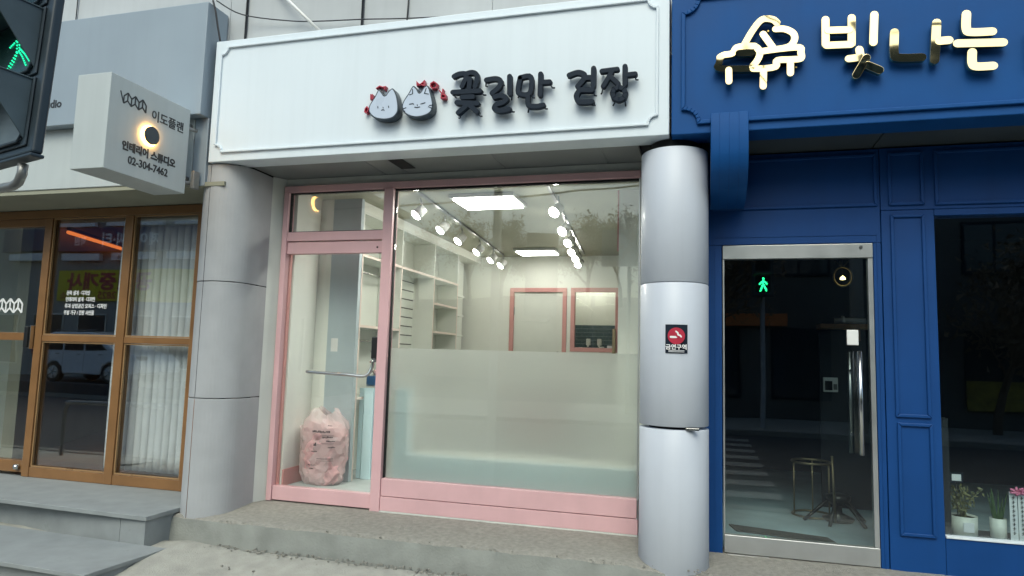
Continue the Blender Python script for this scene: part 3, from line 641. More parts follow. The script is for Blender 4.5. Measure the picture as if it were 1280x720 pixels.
bx('door_edge_strip', 'pink_in', ps, -3.386, -3.372, .012, .04, .119, 2.029, .001)
# door furniture
h = MB().tube(smooth_path([(-3.10, -.065, 1.052), (-3.05, -.072, 1.049), (-2.75, -.074, 1.040), (-2.62, -.072, 1.032), (-2.56, -.066, 1.045), (-2.535, -.05, 1.10), (-2.53, -.045, 1.16)], sub=4), .0135, 10).build('door_handle', 'steel', ps)
MB().tube([(-3.10, -.065, 1.052), (-3.118, -.050, 1.052), (-3.10, -.03, 1.052), (-3.06, -.007, 1.05)], .012, 10).build('handle_end', 'steel', h)
MB().lathe([(0, 1.055), (.016, 1.06), (.02, 1.075), (.012, 1.09), (0, 1.095)], -2.60, .06, 14).build('handle_knob', 'steel', h)
lk = bx('door_lock', 'black', ps, -2.560, -2.500, -.028, -.008, 1.17, 1.345, .008)
MB().tube([(-2.585, .03, 1.24), (-2.57, .05, 1.19), (-2.55, .05, 1.15)], .012, 8).build('lock_lever', 'steel', lk)
MB().disc((-2.520, -.029, 1.16), (0, -1, 0), .018, .02, 14).build('lock_cylinder', 'steel', lk)
# ------------------------------------------------------------------ inside the pink shop
bx('room_floor', 'room_floor', bd, -3.42, -.30, .046, 4.0, -.1, .100, 0)
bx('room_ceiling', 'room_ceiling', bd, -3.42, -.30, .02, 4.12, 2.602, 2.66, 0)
# back wall with a doorway and a window opening
BW = 4.0
for a, b, c_, d_ in ((-3.42, -2.50, .1, 2.6), (-1.775, -1.700, .1, 2.6), (-1.055, -.30, .1, 2.6), (-2.50, -1.775, 2.135, 2.6), (-1.700, -1.055, 2.145, 2.6), (-1.700, -1.055, .1, 1.34)):
    bx('room_wall', 'room_wall', bd, a, b, BW, BW+.12, c_, d_, 0)
bx('room_wall', 'room_wall', bd, -3.42, -3.232, .43, .47, .1, 2.602, 0)
bx('wall_pier', 'pier_grey', bd, -3.230, -2.95, .425, .472, .1, 2.60, 0)
bx('room_wall', 'room_wall', bd, -3.42, -3.36, .05, .43, .1, 2.602, 0)
bx('wall_pier', 'room_wall', bd, -.655, -.302, .50, .90, .1, 2.602, 0)
bx('pier_trim', 'pink_in', bd, -.668, -.656, .50, .53, 2.1, 2.602, 0)
bx('skirting', 'pink_in', bd, -3.359, -3.345, .05, .43, .101, .235, .002)
bx('ceiling_bulkhead', 'room_wall', bd, -3.42, -2.985, .47, 3.999, 2.50, 2.601, .003)
bx('socket_plate', 'white_plastic', bd, -3.19, -3.12, .424, .431, 1.22, 1.34, .003)
# back room behind the window
bx('room_wall', 'room_wall', bd, -2.4, -.4, 5.50, 5.6, 1.74, 2.7, 0)
tw = bx('tiled_wall', 'grout', bd, -2.4, -.4, 5.50, 5.6, .1, 1.739, 0)
mb = MB()
for j in range(12):
    for i in range(12):
        x = -2.4+.17*i+(.085 if j % 2 else 0); z = 1.05+j*.058
        if x+.166 < -.35: mb.box(x, x+.166, 5.492, 5.4995, z, z+.053)
o = mb.build('wall_tiles', 'tile_dark', tw); o['kind'] = 'stuff'
for a, b in ((-2.45, -2.4), (-.4, -.35)): bx('room_wall', 'room_wall', bd, a, b, 4.12, 5.6, .1, 2.7, 0)
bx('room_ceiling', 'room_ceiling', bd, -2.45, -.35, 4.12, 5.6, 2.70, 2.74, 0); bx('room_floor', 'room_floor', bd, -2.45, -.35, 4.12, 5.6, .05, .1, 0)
t = thing('ceiling_lamp', 'small round white lamp in the back room seen through the pink framed window', 'lamp', (-1.62, 5.2, 2.55))
MB().tube([(-1.62, 5.2, 2.70), (-1.62, 5.2, 2.60)], .012, 8).build('lamp_stem', 'white_plastic', t)
MB().lathe([(0, 2.50), (.06, 2.51), (.08, 2.55), (.05, 2.60), (0, 2.61)], -1.62, 5.2, 18).build('lamp_globe', 'lamp_small', t)
for x, lab in ((-1.69, 'left one of two small white dispensers on the dark tiled back room wall'), (-1.52, 'right one of two small white dispensers on the dark tiled back room wall')):
    t = thing('soap_dispenser', lab, 'dispenser', (x, 5.49, 1.78-.33), 'white dispensers on the dark tiles')
    bx('dispenser_body', 'white_plastic', t, x-.032, x+.032, 5.40, 5.49, 1.43, 1.53, .008); bx('dispenser_tip', 'white_plastic', t, x-.012, x+.012, 5.38, 5.42, 1.405, 1.43, .004)
# inner door and inner window
t = thing('inner_door', 'plain white inner door in a pink frame on the back wall of the pink shop', 'door', (-2.14, 4.0, .1))
for a, b, c_, d_ in ((-2.556, -2.498, .1, 2.166), (-1.777, -1.759, .1, 2.166)): pass
band(MB(), [(-2.527, .10), (-2.527, 2.137), (-1.787, 2.137), (-1.787, .10)], .056, 3.985, 4.05, closed=False).build('door_frame', 'pink_in', t, bevel=.003)
lf = bx('door_leaf', 'shelf_white', t, -2.497, -1.817, 4.012, 4.05, .105, 2.106, .003)
MB().tube([(-1.875, 4.012, 1.28), (-1.875, 3.965, 1.28), (-1.98, 3.96, 1.28)], .012, 8).disc((-1.875, 4.012, 1.28), (0, -1, 0), .026, .008, 16).build('door_lever', 'steel', lf)
for z in (.4, 1.8): MB().tube([(-2.497, 4.006, z), (-2.497, 4.006, z+.1)], .008, 8).build('hinge', 'dark_steel', lf)
t = thing('inner_window', 'pink framed inner window on the back wall beside the white door', 'window', (-1.38, 4.0, 1.31))
band(MB(), rect(-1.704+.028, -1.05-.028, 1.311+.028, 2.166-.028), .056, 3.985, 4.05).build('window_frame', 'pink_in', t, bevel=.003)
bx('window_pane', 'clear', t, -1.65, -1.105, 4.028, 4.034, 1.366, 2.112, 0)
for i, (x, w_, h_, m_2) in enumerate(((-1.60, .05, .03, 'white_plastic'), (-1.33, .07, .045, 'pot'), (-1.22, .08, .06, 'paper'))):
    tag(bx('counter_item', m_2, None, x, x+w_, 4.07, 4.10, 1.342, 1.342+h_, .006, loc=(x, 4.08, 1.342)), ['small white block at the left end of the inner window ledge', 'small grey lump in the middle of the inner window ledge', 'pale paper scrap at the right end of the inner window ledge'][i], 'small item')
tag(bx('board_strip', 'brass', None, -1.135, -1.095, 3.93, 3.97, 1.12, 1.62, .003, loc=(-1.115, 3.95, 1.12)), 'brown upright board end overlapping the right side of the inner window', 'board')

# wall shelves on the left
sh = thing('wall_shelving', 'white built in shelving with a slatted back board inside the pink framed shop', 'shelving', (-3.15, 1.8, .1))
XF, XB = -2.95, -3.232
bx('shelf_back', 'shelf_white', sh, XB, XB+.02, .472, 3.9, .1, 2.499, 0)
for y in (.475, 1.315, 2.19, 2.96): bx('upright_board', 'shelf_white', sh, XB+.021, XF, y, y+.022, .101, 2.498, .001)
bx('long_shelf', 'shelf_white', sh, XB+.021, XF-.001, .498, 2.982, 2.085, 2.107, .001)
bx('shelf_edge', 'shelf_edge', sh, XF, XF+.004, .475, 2.985, 2.083, 2.109, .001)
for y in (.475, 1.315, 2.19, 2.96): bx('board_edge', 'shelf_edge', sh, XF, XF+.003, y, y+.022, .101, 2.08, .001)
for y0_, y1_, zz in ((.498, 1.314, (1.445, .80)), (2.213, 2.958, (1.79, 1.465, 1.05, .6))):
    for z in zz:
        q = bx('shelf_board', 'shelf_white', sh, XB+.021, XF-.002, y0_, y1_, z, z+.022, .001); bx('board_lip', 'shelf_edge', q, XF-.0015, XF+.002, y0_, y1_, z-.001, z+.023, .001)
for z in (1.97, 1.72, 1.46): bx('shelf_board', 'shelf_white', sh, XB+.021, XF-.06, 2.984, 3.40, z, z+.022, .001)
bx('top_board', 'shelf_white', sh, XB+.021, XF-.001, .498, 2.982, 2.476, 2.498, .001)
sb = bx('slat_board', 'shelf_white', sh, XB+.021, XB+.036, 1.338, 2.188, .101, 2.084, 0)
for k in range(17): bx('slat_groove', 'slat_line', sb, XB+.0362, XB+.0375, 1.345, 2.18, .42+k*.1, .432+k*.1, 0)
MB().tube([(-3.08, .5, 1.97), (-3.08, 1.31, 1.97)], .011, 8).build('hanging_rail', 'steel', sh)
MB().tube([(-3.08, .5, 1.33), (-3.08, 1.31, 1.33)], .011, 8).build('hanging_rail', 'steel', sh)
t = MB().tube([(-3.06, 2.28, 1.07), (-3.06, 2.28, 1.20), (-3.06, 2.285, 1.26), (-3.06, 2.29, 1.29)], [.045, .04, .016, .012], 12).tube([(-3.06, 2.40, 1.07), (-3.06, 2.40, 1.19)], [.03, .018], 10).build('black_bottle', 'black', loc=(-3.06, 2.3, 1.07))
tag(t, 'small black bottle shapes on a shelf just above the frosted glass', 'bottle')

# lamps
def panel(lab, x0_, x1_, y0_, y1_):
    t = thing('panel_light', lab, 'ceiling light', ((x0_+x1_)/2, (y0_+y1_)/2, 2.60), 'rectangular ceiling lights')
    bx('light_housing', 'alu', t, x0_-.03, x1_+.03, y0_-.03, y1_+.03, 2.565, 2.601, .008)
    bx('light_diffuser', 'lamp' if y0_ < 2 else 'lamp_far', t, x0_, x1_, y0_, y1_, 2.552, 2.564, .004)
panel('bright rectangular ceiling light nearest the shop window', -2.08, -1.555, .42, .82)
panel('farther rectangular ceiling light near the back wall above the white door', -2.30, -1.81, 3.30, 3.62)
for name_, rail, heads, dx in (
    ('left', [(-2.325, .19), (-2.60, 3.75)], [(-2.415, .446), (-2.466, 1.151), (-2.513, 1.783), (-2.559, 2.546), (-2.593, 3.20), (-2.608, 3.70)], -.55),
    ('right', [(-1.19, .19), (-1.50, 3.75)], [(-1.195, .525), (-1.298, 1.383), (-1.372, 2.062), (-1.451, 2.70), (-1.497, 3.20), (-1.557, 3.70)], .05)):
    t = thing('track_light', 'ceiling track with six white spotlights on the %s side of the pink shop' % name_, 'track light', (rail[0][0], rail[0][1], 2.6), 'ceiling tracks with spotlights')
    (ax, ay), (bx_, by_) = rail
    d = Vector((bx_-ax, by_-ay, 0)).normalized(); c = Vector((-d.y, d.x, 0))*.014
    A = Vector((ax, ay, 0)); B = Vector((bx_, by_, 0)); z0, z1 = Vector((0, 0, 2.582)), Vector((0, 0, 2.601))
    MB().hexa([A-c+z0, A+c+z0, B+c+z0, B-c+z0, A-c+z1, A+c+z1, B+c+z1, B-c+z1]).build('track_rail', 'dark_steel', t)
    for (hx, hy) in heads:
        p = Vector((hx, hy, 2.45)); up = Vector((hx+.02, hy, 2.585))
        ax_ = Vector((dx, -.45, -.72)).normalized() if dx < 0 else Vector((-.35, -.6, -.55)).normalized()
        q0 = p-ax_*.075; q1 = p-ax_*.03; q2 = p+ax_*.02
        sp = MB().tube([q0-ax_*.005, q0, q1, q2], [.022, .042, .048, .050], 18).build('spotlight', 'white_plastic', t)
        MB().tube([up, p-ax_*.05+Vector((0, 0, .05)), p-ax_*.04], .009, 6).build('spotlight_stem', 'alu', sp)
        MB().tube([q2-ax_*.004, q2+ax_*.008, q2+ax_*.02, q2+ax_*.026], [.047, .046, .03, .006], 18).build('spotlight_lens', 'spot', sp)

# low pale blue wall behind the frosted glass
lw_ = thing('low_partition', 'pale blue low partition with a taller post standing behind the frosted window', 'partition', (-1.4, .13, .1))
bx('partition_wall', 'pale_blue', lw_, -2.235, -.46, .022, .08, .101, .432, .004)
bx('partition_post', 'pale_blue', lw_, -2.345, -2.237, .018, .12, .101, .945, .004)
bx('partition_cap', 'shelf_white', lw_, -2.235, -.46, .081, .42, .400, .432, .003)
t = thing('low_table', 'dark low table blurred behind the frosted film of the big window', 'table', (-1.8, 2.7, .1))
bx('table_top', 'wood', t, -2.25, -1.35, 2.40, 3.0, .74, .78, .004)
bx('table_panel', 'wood', t, -2.18, -1.42, 2.46, 2.50, .30, .739, .003)
for x in (-2.22, -1.43):
    for y in (2.43, 2.9): bx('leg', 'black', t, x, x+.05, y, y+.05, .101, .739, .002)
# counter seen through the door
ct = thing('display_counter', 'narrow pale blue and white glass sided counter inside the pink shop door', 'counter', (-2.95, 1.0, .1))
bx('counter_side', 'pale_blue', ct, -2.985, -2.945, .62, .66, .101, .90, .003)
bx('counter_panel', 'pale_blue', ct, -2.93, -2.84, .60, .66, .101, .905, .003)
bx('glass_side', 'shop_glass', ct, -2.944, -2.931, .625, .633, .14, .88, 0)
bx('counter_top', 'shop_glass', ct, -3.10, -2.79, .58, 1.30, .906, .920, .002)
bx('counter_panel', 'pale_blue', ct, -2.815, -2.79, .62, .66, .101, .905, .003)
bx('counter_back', 'shelf_white', ct, -2.94, -2.79, 1.26, 1.30, .101, .904, .003)
bx('inner_shelf', 'shelf_white', ct, -2.835, -2.80, .67, 1.25, .55, .565, .001)
tag(bx('blue_box', 'blue_box', None, -3.02, -2.83, .80, .98, .921, 1.005, .006, loc=(-2.92, .9, .921)), 'small dark blue box on the counter behind the long door handle', 'box')
t = MB().lathe([(.0, 1.006), (.055, 1.01), (.07, 1.04), (.06, 1.06), (.02, 1.07), (.022, 1.11), (.045, 1.14), (.03, 1.17), (0, 1.175)], -2.92, .88, 16)
t = t.tube([(-2.92, .88, 1.12), (-2.98, .86, 1.15), (-3.02, .86, 1.13)], .010, 6).tube([(-2.92, .88, 1.12), (-2.86, .86, 1.14), (-2.83, .86, 1.13)], .010, 6).build('pink_ornament', 'pink_bag', loc=(-2.92, .88, 1.006))
tag(t, 'small pink ornament standing on the dark blue box', 'ornament')

# pink rubbish bag
bg_ = thing('rubbish_bag', 'full pink rubbish bag with dark print slumped on the floor behind the glass door', 'bag', (-3.12, .28, .10))
def bagmesh(R, zt, amp, seed, nn, mm, top=False):
    mb = MB(); vs = []; rg = random.Random(seed)
    for j in range(mm+1):
        t_ = j/mm; z = .102+zt*t_
        pr = .84+.18*math.sin(min(1, t_*1.5)*math.pi*.5)
        if top and t_ > .80: pr *= 1-(t_-.80)*2.6
        if not top and t_ > .82: pr *= 1-((t_-.82)/.18)**2*.45
        if t_ == 0: pr *= .82
        for i in range(nn):
            g = 2*math.pi*(i+.5*(j % 2))/nn; x, y = math.cos(g), math.sin(g)
            nz = noise.noise((x*1.9+seed, y*1.9, z*5))*amp*.7+rg.uniform(-1, 1)*amp*.22
            fr = .018*math.sin(g*7+seed)*max(0, t_-.78)*5 if top else 0
            q = R*pr+nz+fr; vs.append((-3.12+q*x-.05*max(0, t_-.7), .29+q*y*.74, z+rg.uniform(-.5, .5)*zt/mm*.5*(0 < j)+(.03*math.sin(g*3+1) if top and t_ > .8 else 0)))
    fs = []
    for j in range(mm):
        for i in range(nn):
            a, b = j*nn+i, j*nn+(i+1) % nn; c, d = a+nn, b+nn
            fs += [(a, b, c), (b, d, c)] if j % 2 == 0 else [(a, b, d), (a, d, c)]
    if not top: fs.append([mm*nn+i for i in range(nn)])
    fs.append([i for i in range(nn)][::-1])
    return mb.add(vs, fs, False)
bagmesh(.190, .52, .060, 3, 26, 15).build('bag_contents', 'pink_bag', bg_, bevel=.004)
bagmesh(.206, .61, .045, 4, 30, 18, True).build('bag_skin', 'bag_film', bg_)
rb = random.Random(5)
mb = MB()
# (angle round the bag, height, width, line height): rows of dark print facing the street
for (g0, z, w_, h_, dash) in ((-92, .545, .16, .018, 1), (-70, .500, .10, .014, 1), (-62, .470, .08, .012, 1), (-88, .435, .03, .030, 1), (-58, .420, .07, .012, 1), (-92, .385, .06, .014, 1), (-80, .330, .15, .006, 0), (-80, .315, .15, .004, 0), (-98, .275, .08, .008, 1), (-95, .245, .05, .010, 1), (-60, .60, .04, .010, 1), (-74, .520, .12, .003, 0), (-74, .455, .12, .003, 0)):
    n_ = max(1, int(w_/.013)); g = rad(g0)
    for k in range(n_):
        st_ = .011 if dash else .0135; rr_ = .238; a0 = g+k*.013/rr_; a1 = a0+st_/rr_; hh = h_*(rb.uniform(.5, 1) if dash else 1); zz = z+(rb.uniform(0, .004) if dash else 0)
        P_ = [(-3.12+q_*math.cos(a), .29+q_*.78*math.sin(a), zc) for zc in (zz, zz+hh) for a, q_ in ((a0, rr_), (a1, rr_), (a1, rr_-.002), (a0, rr_-.002))]
        mb.hexa(P_)
mb.build('bag_print', 'bag_ink', bg_)['kind'] = 'stuff'

# ------------------------------------------------------------------ blue shop
bs = thing('blue_sign', 'royal blue sign board with gold piano emblem and gold letters', 'sign', (1.4, -.5, 2.675))
bx('sign_board', 'blue', bs, -.192, 4.0, -.615, -.40, 2.672, 3.75, .006)
band(MB(), scooped(-.118, 3.9, 2.742, 3.578, .098), .026, -.6155, -.636).build('moulding', 'blue', bs, bevel=.005)
for k in GOLD:
    if k == 'pi': GOLD[k] = [[(x+.036, z) for x, z in q] for q in GOLD[k]]
    tl = {'bit': [(-.01, 0), (0, 0), (-.02, 0), (-.01, .01), (-.02, .02), (-.01, .03), (-.02, 0), (.035, .02), (.07, .05)], 'na': [(.030, .0), (.022, .03), (-.02, 0)], 'neun': [(-.02, 0), (-.02, 0), (-.015, .01)], 'pi': [(0, 0)]}[k]
    o = strokes(MB(), GOLD[k], .0240, -.640, -.668, smooth=True, tilt=tl).build('letter', 'gold', bs, bevel=.0028, seg=2)
    mb = MB()
    for q in GOLD[k]: mb.tube([(q[0][0], -.616, q[0][1]), (q[0][0], -.642, q[0][1])], .006, 6)
    mb.build('letter_pin', 'gold_side', o)
pw = [.021]*len(piano)
o = strokes(MB(), piano, .0205, -.640, -.670, smooth=True, tilt=[(.035, .02), (-.01, 0), (-.02, .02), (-.01, .01), (-.02, 0), (-.01, 0), (.03, 0), (.09, 0), (-.02, 0), (-.02, 0), (-.02, 0)]).build('piano_emblem', 'gold', bs, bevel=.0028, seg=2)
mb = MB()
for x, z in ((.16, 3.0), (.36, 3.0), (.56, 3.05), (.40, 3.3)): mb.tube([(x, -.616, z), (x, -.642, z)], .006, 6)
mb.build('emblem_pin', 'gold_side', o)

ck = thing('scroll_bracket', 'blue curved bracket hanging below the left end of the blue sign', 'bracket', (.165, -.4, 2.27))
outer = smooth_path([(-.657, 2.785), (-.665, 2.70), (-.664, 2.60), (-.645, 2.50), (-.59, 2.41), (-.48, 2.335), (-.32, 2.295), (-.12, 2.278)])
inner = [(-.12, 2.66), (-.60, 2.66), (-.637, 2.70), (-.637, 2.785)]
MB().prism(outer+inner, .052, .278, 'yz').build('bracket_body', 'blue', ck, bevel=.004)
for x in (.105, .163, .222):
    MB().tube([(x, y-.0005 if i < 4 else y, z) for i, (y, z) in enumerate(outer)], .0009, 4).build('bracket_seam', 'blue_wall', ck)

bf = thing('blue_shopfront', 'dark blue panelled shop front with a silver framed glass door and dark window', 'shopfront', (1.6, -.1, -.05))
YB0, YB1 = -.10, .02
bx('wall_board', 'blue_wall', bf, .02, .130, YB0, YB1, -.06, 2.030, .003)
bx('wall_board', 'blue_wall', bf, 1.083, 1.130, YB0, YB1, -.06, 2.030, .003)
bx('wall_board', 'blue_wall', bf, 1.134, 1.443, YB0-.006, YB1, -.06, 2.242, .003)
bx('wall_board', 'blue_wall', bf, .02, 1.131, YB0, YB1, 2.032, 2.664, .003)
bx('wall_board', 'blue_wall', bf, 1.134, 4.2, YB0-.003, YB1, 2.245, 2.664, .003)
bx('wall_board', 'blue_wall', bf, 1.445, 4.2, YB0-.004, YB1, 2.202, 2.243, .003)
bx('wall_board', 'blue_wall', bf, 1.445, 4.2, YB0-.004, YB1, -.06, .178, .003)
bx('wall_board', 'blue_wall', bf, 3.3, 4.2, YB0-.004, YB1, .18, 2.2, .003)
for q, y in ((rect(.075, 1.105, 2.285, 2.62), YB0), (rect(1.19, 1.380, 2.285, 2.62), YB0-.003), (rect(1.462, 3.4, 2.28, 2.62), YB0-.003), (rect(1.197, 1.378, .915, 2.203), YB0-.006), (rect(1.203, 1.384, .183, .860), YB0-.006)):
    band(MB(), q, .022, y-.0005, y-.014).build('panel_moulding', 'blue_wall', bf, bevel=.005)
band(MB(), [(.085, -.05), (.085, 2.085), (1.108, 2.085), (1.108, -.05)], .006, YB0-.0005, YB0-.004, closed=False).build('door_surround', 'blue_wall', bf)
bx('window_sill', 'white_panel', bf, 1.447, 3.3, YB0-.012, YB0+.05, .1795, .192, .002)
bx('window_pane', 'dark_glass', bf, 1.448, 3.298, -.066, -.056, .193, 2.2, 0)
bx('door_header', 'alu', bf, .136, 1.079, -.108, -.05, 1.932, 2.026, .003)
MB().disc((1.008, -.1085, 2.0), (0, -1, 0), .011, .004, 14).build('header_screw', 'dark_steel', bf)
bx('door_jamb', 'alu', bf, 1.050, 1.079, -.100, -.05, .081, 1.930, .002)
bx('door_jamb', 'alu', bf, .136, .147, -.100, -.05, .081, 1.930, .001)
bx('door_bottom_rail', 'alu', bf, .140, 1.079, -.106, -.05, -.036, .079, .003)
bx('door_pane', 'dark_glass', bf, .148, 1.049, -.085, -.073, .080, 1.931, 0)
for x, y, m_2 in ((.936, -.05, 'dark_steel'), (.978, -.15, 'steel')):
    h = MB().tube([(x, y, .655), (x, y, 1.315)], .0135, 12).build('pull_handle', m_2, bf)
    for z in (.78, 1.19): MB().tube([(x, y, z), (x, -.079, z)], .008, 8).build('handle_post', 'steel', h)
bx('door_lock', 'white_plastic', bf, .915, .985, -.094, -.086, 1.355, 1.455, .004)
bx('door_threshold', 'galv', bf, .16, .42, -.13, -.06, -.062, -.040, .003)

# inside the blue shop
bx('room_floor', 'blue_floor', bd, -.02, 4.2, .021, 5.0, -.12, .0, 0)
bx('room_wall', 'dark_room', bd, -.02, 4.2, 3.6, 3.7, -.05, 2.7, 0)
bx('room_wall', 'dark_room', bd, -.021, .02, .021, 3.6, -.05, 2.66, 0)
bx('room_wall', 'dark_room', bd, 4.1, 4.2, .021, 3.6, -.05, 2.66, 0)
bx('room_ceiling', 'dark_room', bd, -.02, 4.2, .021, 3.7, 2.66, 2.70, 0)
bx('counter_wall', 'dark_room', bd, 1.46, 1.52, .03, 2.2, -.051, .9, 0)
tag(MB().hexa([(.235, .35, .001), (.89, .235, .001), (.850, .385, .001), (.190, .535, .001), (.235, .35, .012), (.89, .235, .012), (.850, .385, .012), (.190, .535, .012)]).build('door_mat', 'matte_black', bevel=.003, loc=(.55, .25, .001)), 'black door mat on the pale floor just inside the blue shop door', 'mat')
t = thing('side_table', 'round brass wire side table frame standing inside the blue shop door', 'table', (.86, 1.15, 0))
for z, nm in ((.010, 'floor_ring'), (.43, 'top_ring')):
    MB().tube([(.86+.15*math.cos(g*math.pi/14), 1.15+.15*math.sin(g*math.pi/14), z) for g in range(28)], .009, 8, closed=True).build(nm, 'brass', t)
for g in (200, 320, 80): MB().tube([(.86+.15*math.cos(rad(g)), 1.15+.15*math.sin(rad(g)), 0.008), (.86+.15*math.cos(rad(g)), 1.15+.15*math.sin(rad(g)), .43)], .007, 8).build('table_leg', 'brass', t)
t = thing('black_stool', 'low black stool with splayed legs and a thin upright rod inside the blue shop', 'stool', (1.02, .95, 0))
MB().lathe([(0, .12), (.05, .13), (.09, .17), (.095, .20), (.05, .215), (0, .215)], 1.03, 1.0, 20).build('stool_seat', 'black', t)
MB().lathe([(0, .0), (.10, .005), (.12, .03), (.03, .07), (.025, .13), (0, .13)], 1.03, 1.0, 16).build('stool_base', 'black', t)
for gx, gy in ((-.26, -.05), (-.10, -.22), (.16, -.18), (.02, .2), (.20, .05)):
    MB().tube([(1.03+gx*.15, 1.0+gy*.15, .20), (1.03+gx, 1.0+gy, .002)], [.016, .013], 8).build('leg', 'black', t)
MB().tube([(.985, .86, .02), (.968, .86, .52)], .009, 8).build('upright_rod', 'brass', t)
t = thing('hoop_lamp', 'rope hoop pendant with a small glowing bulb inside the blue shop', 'lamp', (1.19, 1.5, 1.9))
MB().tube([(1.19+.075*math.cos(g*math.pi/14), 1.5, 2.0+.085*math.sin(g*math.pi/14)) for g in range(28)], .008, 8, closed=True).build('hoop', 'brass', t)
for a in (-.06, -.02, .05): MB().tube([(1.19, 1.5, 2.08), (1.19+a, 1.5, 2.14)], .006, 6).build('rope_end', 'brass', t)
MB().tube([(1.19, 1.5, 2.08), (1.19, 1.5, 2.66)], .003, 6).tube([(1.19, 1.5, 2.08), (1.19, 1.5, 2.01)], .002, 6).build('lamp_cord', 'wire', t)
MB().lathe([(0, 2.012), (.022, 1.99), (.024, 1.975), (0, 1.97)], 1.19, 1.5, 12).build('bulb', 'bulb', t)
t = thing('wall_shelf', 'brown wooden shelf inside the blue shop behind the door handle', 'shelf', (1.2, 1.6, 1.5))
bx('shelf_board', 'shelf_wood', t, 1.0, 1.42, 1.50, 1.75, 1.545, 1.585, .004); bx('shelf_bracket', 'shelf_wood', t, 1.30, 1.33, 1.55, 1.75, 1.44, 1.544, .003)
t = thing('paper_roll', 'white tissue bundle lying on the brown wooden shelf', 'tissue', (1.22, 1.58, 1.586))
MB().tube([(1.13, 1.58, 1.615), (1.25, 1.58, 1.617), (1.38, 1.58, 1.612)], [.028, .026, .028], 12).build('roll', 'paper', t)
MB().tube([(1.19, 1.56, 1.60), (1.195, 1.56, 1.655)], [.03, .012], 8).build('bow', 'paper', t)
t = thing('door_phone', 'white intercom box with a dark screen seen through the glass of the blue shop door', 'intercom', (1.08, 1.5, .99))
bx('case', 'white_plastic', t, 1.022, 1.138, 1.52, 1.56, .99, 1.115, .005); bx('screen', 'black', t, 1.032, 1.092, 1.515, 1.519, 1.005, 1.085, .001)
bx('wall_stub', 'dark_room', t, 1.0, 1.42, 1.561, 1.60, .002, 1.5, 0)
bx('button_row', 'dark_steel', t, 1.10, 1.13, 1.516, 1.519, 1.01, 1.06, .001)

# window display of the blue shop
bx('display_ledge', 'dark_room', bf, 1.447, 3.3, .021, .34, .12, .155, .002)
def potplant(name, lab, x, q, h, leafy, cls):
    t = thing(name, lab, 'plant', (x, .12, .156), 'potted plants on the blue shop window ledge')
    MB().lathe([(0, .156), (q*.86, .156), (q, .165), (q*1.03, .156+h), (q*.95, .156+h), (q*.93, .156+h-.012), (0, .156+h-.012)], x, .14, 28).build('pot', 'pot', t)
    MB().lathe([(0, .156+h-.011), (q*.92, .156+h-.011)], x, .14, 16).build('soil', 'soil', t)
    if leafy:
        mb, lv = MB(), MB()
        for k in range(16):
            a = random.uniform(0, 6.28); ln = random.uniform(.10, .26); tip = Vector((x+math.cos(a)*ln*.55, .14+math.sin(a)*.09, .156+h+ln*.8))
            base = Vector((x+random.uniform(-.02, .02), .14, .156+h-.01)); mid = (base+tip)/2+Vector((0, 0, .03)); mb.tube([base, mid, tip], .0022, 5)
            for q_ in range(9):
                c = base.lerp(tip, random.uniform(.35, 1))+Vector([random.uniform(-.025, .025) for _ in range(3)])
                d1 = Vector([random.uniform(-1, 1) for _ in range(3)]).normalized()*.016; d2 = d1.cross(Vector([random.uniform(-1, 1) for _ in range(3)])).normalized()*.008
                lv.add([c-d1, c+d2, c+d1, c-d2], [(0, 1, 2, 3)])
        mb.build('stems', 'leaf_dry', t); lv.build('leaves', 'leaf_dry' if cls else 'leaf', t)
    else:
        for k in range(9):
            a = random.uniform(0, 6.28); b0 = Vector((x+.02*math.cos(a), .14+.02*math.sin(a), .156+h-.01)); ln = random.uniform(.12, .2)
            tip = b0+Vector((.035*math.cos(a), .03*math.sin(a), ln)); c = Vector((-.007, .003, 0))
            MB().hexa([b0-c, b0+c, b0+c+Vector((0, .004, 0)), b0-c+Vector((0, .004, 0)), tip-c*.2, tip+c*.2, tip+c*.2+Vector((0, .002, 0)), tip-c*.2+Vector((0, .002, 0))]).build('leaf_blade', 'leaf', t)
potplant('potted_plant', 'bushy dry green plant in a white pot behind the blue shop window', 1.62, .078, .125, True, 1)
potplant('potted_plant', 'upright narrow leaved plant in a small white pot next to the ribbon strips', 1.815, .045, .125, False, 0)
bx('pot_label', 'paper', None, 1.595, 1.655, .0585, .0605, .19, .25, .001, loc=(1.62, .06, .19))
tag(bpy.data.objects['pot_label'], 'small white paper card on the front of the larger white pot', 'card')
t = thing('card_holder', 'small dark framed card on a thin stick above the bushy potted plant', 'card', (1.575, .10, .25))
bx('card_frame', 'letter', t, 1.535, 1.612, .086, .092, .492, .556, .002); bx('card', 'paper', t, 1.547, 1.600, .0835, .0855, .503, .545, .001)
MB().tube([(1.574, .09, .27), (1.574, .09, .492)], .002, 6).build('card_stick', 'wire', t)
t = thing('ribbon_banner', 'pair of white congratulation ribbons with dark script under a pink bow', 'ribbon', (1.90, .09, .156))
for k, x in enumerate((1.862, 1.910)):
    s_ = bx('ribbon_strip', 'paper', t, x, x+.043, .085+.004*k, .089+.004*k, .16, .46, .001)
    mb = MB()
    for j in range(9):
        z = .42-j*.027; c_ = x+.0215
        mb.box(c_-.008, c_+.008, .083+.004*k, .0845+.004*k, z, z+.0035); mb.box(c_-.002, c_+.002, .0828+.004*k, .0844+.004*k, z-.008, z+.012)
        mb.box(c_-.007, c_-.001, .083+.004*k, .0845+.004*k, z-.009, z-.006)
    mb.build('ribbon_script', 'ink', s_)
mb = MB()
for k in range(7):
    a = rad(51*k); mb.tube(smooth_path([(1.907, .08, .465), (1.907+.045*math.cos(a), .07, .465+.024*math.sin(a)), (1.907+.02*math.cos(a+.5), .062, .465+.012*math.sin(a+.5))]), .007, 6)
